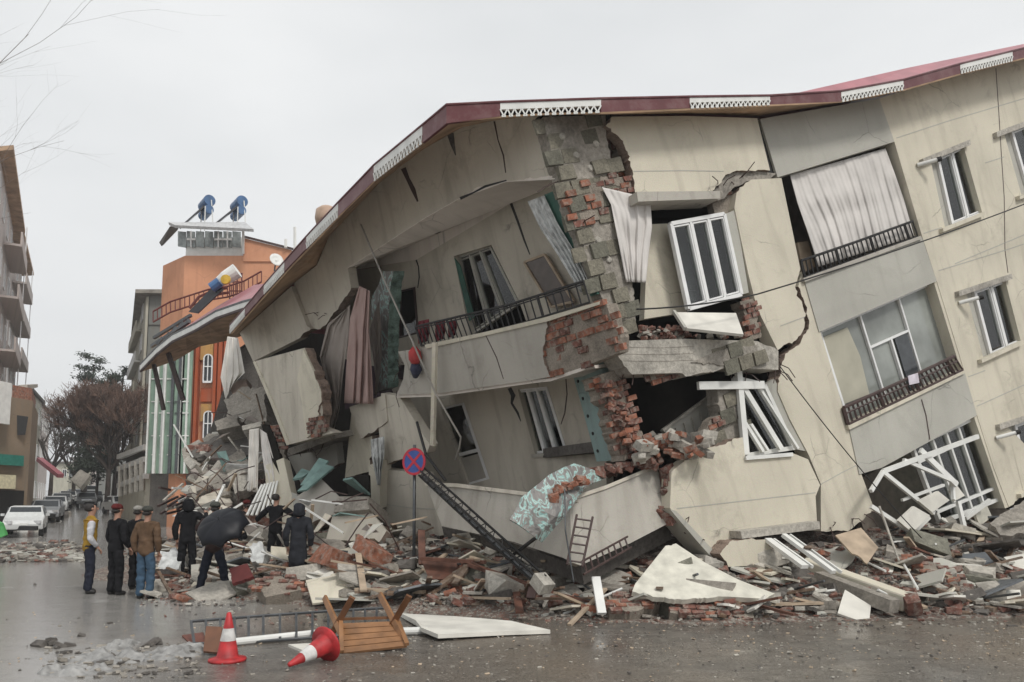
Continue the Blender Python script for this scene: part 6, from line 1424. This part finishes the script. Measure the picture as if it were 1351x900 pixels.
    for i in (2, 3):
        hp, kn, an, to = limb[i]; hl = an-Vector((0,0,.04*k)); garment('shoe', [hl+(hl-to).normalized()*.04*k, hl, to], [(0,1),(1,2)], [.045,.056,(.056,.042)], shoes or BLACKM, 2)
    # face, ears and hair
    mb = MB(); f = T(0,1,0)-T(0,0,0); f.normalize(); sdv = (T(1,0,0)-T(0,0,0)).normalized()
    hc = T(0,.012,1.635)
    if hood:
        pts = [T(0,-.02,1.44), T(0,-.025,1.56), T(0,-.02,1.66), T(0,-.02,1.735)]; garment('hood', pts, [(0,1),(1,2),(2,3)], [(.13,.12),(.125,.125),(.125,.13),(.07,.075)], jacket)
    elif hat: garment('hair', [T(0,-.045,1.56), T(0,-.04,1.66)], [(0,1)], [(.085,.08),(.10,.10)], HAIR); garment('hat', [T(0,-.02,1.635), T(0,-.015,1.71), T(0,-.01,1.765)], [(0,1),(1,2)], [(.112,.125),(.108,.12),(.06,.065)], hat)
    elif hair: garment('hair', [T(0,-.045,1.57), T(0,-.04,1.66), T(0,-.02,1.74)], [(0,1),(1,2)], [(.088,.085),(.105,.110),(.075,.085)], HAIR)
    mb.smooth = True
    for s in (-1, 1): mb.lathe(hc+sdv*s*.078*k, [(0,.012*k),(.02*k,.01*k),(.024*k,0),(.015*k,-.01*k)], 8, sdv*s)
    mb.build('ear', SKIN, e)
    mb = MB(); mb.smooth = True; nb = hc+f*.085*k; mb.tube([nb+Vector((0,0,.03*k)), nb+f*.02*k-Vector((0,0,.012*k)), nb-Vector((0,0,.02*k))], [.008*k,.014*k,.010*k], 8); mb.build('nose', SKIN, e)
    for s in (-1, 1):
        mb = MB(); mb.smooth = True; mb.lathe(hc+f*.078*k+sdv*s*.032*k+Vector((0,0,.02*k)), [(0,.01*k),(.008*k,.008*k),(.012*k,0)], 8, f); mb.build('eye', BLACKM, e)
    mb = MB(); mb.tube([hc+f*.083*k-Vector((0,0,.045*k))+sdv*.022*k, hc+f*.09*k-Vector((0,0,.046*k)), hc+f*.083*k-Vector((0,0,.045*k))-sdv*.022*k], .005*k, 6); mb.build('mouth', simple('lips', (.25,.09,.07), .5) if 'lips' not in MATS else MATS['lips'], e)
    return e, T, limb
def fabric(n, c): return simple(n, c, .9, var=.3, scale=10, bmp=.3, spec=.12)
BLK = fabric('black_cloth', (.014,.014,.016)); NVY = fabric('navy_trousers', (.02,.023,.035)); BRN = fabric('brown_jacket_cloth', (.115,.072,.045)); JEAN = fabric('blue_denim', (.055,.095,.145))
YEL = fabric('yellow_vest_cloth', (.33,.20,.035)); SLV = fabric('grey_blue_sleeve', (.5,.5,.52)); CHAR = fabric('charcoal_coat_cloth', (.028,.030,.036)); DBR = fabric('dark_brown_coat_cloth', (.035,.022,.02)); REFL = fabric('silver_reflective', (.5,.5,.48))
MARO = fabric('maroon_cap', (.10,.02,.02)); GRYH = fabric('grey_knit_hat', (.06,.062,.055)); PALH = fabric('pale_grey_cap', (.25,.24,.22)); NAV2 = fabric('dark_navy_vest_cloth', (.03,.035,.05))
def at(u, v): p = G(u, v); return Vector((p.x, p.y, 0))
def onheap(u, v, Y): p = P(u, v, Y); return p
GR = 'onlookers watching the ruin'
pe, T1, lm = person('person in yellow and navy rescue vest with pale sleeves, leftmost of the onlookers', at(115, 783), 1.72, -1.0, YEL, NVY, sleeves=SLV, arms=((.03,.02,-.52),(-.02,.12,-.50)), stance=.11, group=GR, wide=.95)
k = 1.72/1.75; base = Vector(pe.location)
for zz in (1.30,):
    skinmesh('vest_yoke', [T1(0,0,1.27)-base, T1(0,0,1.36)-base, T1(0,0,1.45)-base], [(0,1),(1,2)], [(.178,.138),(.150,.118),(.09,.08)], NAV2, pe, 3)
for i in (2, 3):
    hp, kn, an, to = lm[i]; p = an.lerp(kn, .62); q = an.lerp(kn, .8); skinmesh('reflective_band', [p-base, q-base], [(0,1)], [.076,.078], REFL, pe)
person('person in black jacket and trousers with a maroon cap, second from the left', at(150, 785), 1.70, -.5, BLK, BLK, hat=MARO, arms=((.02,.14,-.50),(.02,.14,-.50)), stance=.12, group=GR)
person('person in black with pale cap, mostly hidden behind the brown jacket', at(178, 778), 1.66, -.2, BLK, BLK, hat=PALH, stance=.09, group=GR)
person('person in brown jacket, blue jeans and grey knit hat seen from behind', at(190, 790), 1.66, -.1, BRN, JEAN, hat=GRYH, stance=.10, group=GR, cut=1.0)
person('person in hooded black tracksuit with a pale side stripe, left of the umbrella', at(245, 768)+Vector((0,.0,.0)), 1.84, .2, BLK, BLK, hood=True, arms=((0,0),(.12,.28,.02)), stance=.13, group=GR)
pu, T2, lm2 = person('person in dark brown coat holding a black umbrella, legs apart', at(280, 786), 1.74, .1, DBR, NVY, hat=GRYH, arms=((.02,.25,-.05),(.02,.22,.05)), stance=.24, group=GR, legs=(-.05,.08))
person('person in dark jacket half hidden behind the umbrella', at(322, 756), 1.80, .6, BLK, BLK, hat=MARO, stance=.1, group=GR)
a_, T3, lm3 = person('person in black suit stretching the left arm out over the rubble', onheap(362, 750, 17.2), 1.68, -.25, BLK, BLK, arms=((.42,.12,-.30),(.30,.32,-.08)), stance=.10, legs=(-.1,.1), group=GR)
person('person in long charcoal hooded coat seen from behind, rightmost', at(392, 780), 1.74, .1, CHAR, CHAR, coat=True, hood=True, stance=.09, group=GR)
# pale stripe of the tracksuit is a thin band on the trouser leg
# umbrella
um = empty('black_umbrella', P(292,740,13.7), 'open black umbrella tilted towards us, held before the person in a dark brown coat', 'umbrella')
UC = P(293,694,13.5); ax = (Vector((-.10,-.60,.62))).normalized(); mb = MB(); mb.smooth = True
NB_, RB = 8, .47; vv = []; tp_ = UC+ax*.17; aa = ax.orthogonal().normalized(); bb = ax.cross(aa)
rings = 9; seg = 64
for j in range(rings+1):
    t = j/rings
    for i in range(seg):
        th = 2*math.pi*i/seg; sc_ = 1-.11*abs(math.sin(th*NB_/2))*t*t; r = RB*math.sin(t*math.pi/2*.98)*sc_; hh = .22*(math.cos(t*math.pi/2)-1)-.035*t*t*abs(math.cos(th*NB_/2))**6+.02*t*abs(math.sin(th*NB_/2))
        vv.append(tp_+ax*hh+(aa*math.cos(th)+bb*math.sin(th))*r)
mb.add(vv, [(j*seg+i, j*seg+(i+1)%seg, (j+1)*seg+(i+1)%seg, (j+1)*seg+i) for j in range(rings) for i in range(seg)]); mb.build('canopy', simple('black_umbrella_cloth', (.006,.007,.011), .5, var=.3, scale=4, spec=.3), um, solid=.004)
mb = MB(); mb.tube([tp_+ax*.06, tp_-ax*.62], .008, 8); mb.build('shaft', GREYM, um)
mb = MB(); mb.tube([tp_-ax*.60, tp_-ax*.72], .014, 8); mb.build('handle', BLACKM, um)
for i in range(8):
    th = 2*math.pi*i/8; e_ = tp_+ax*(-.33)+(aa*math.cos(th)+bb*math.sin(th))*RB*.99; mb = MB(); mb.tube([tp_-ax*.02, (tp_+e_)/2+ax*.07-ax*.02, e_], .004, 4); mb.build('rib', GREYM, um)

# ------------------------------------------------------------------ every other top-level object is a thing
for o in list(bpy.data.objects):
    if o.parent is None and o.type in ('MESH', 'EMPTY') and 'kind' not in o: o['kind'] = 'thing'
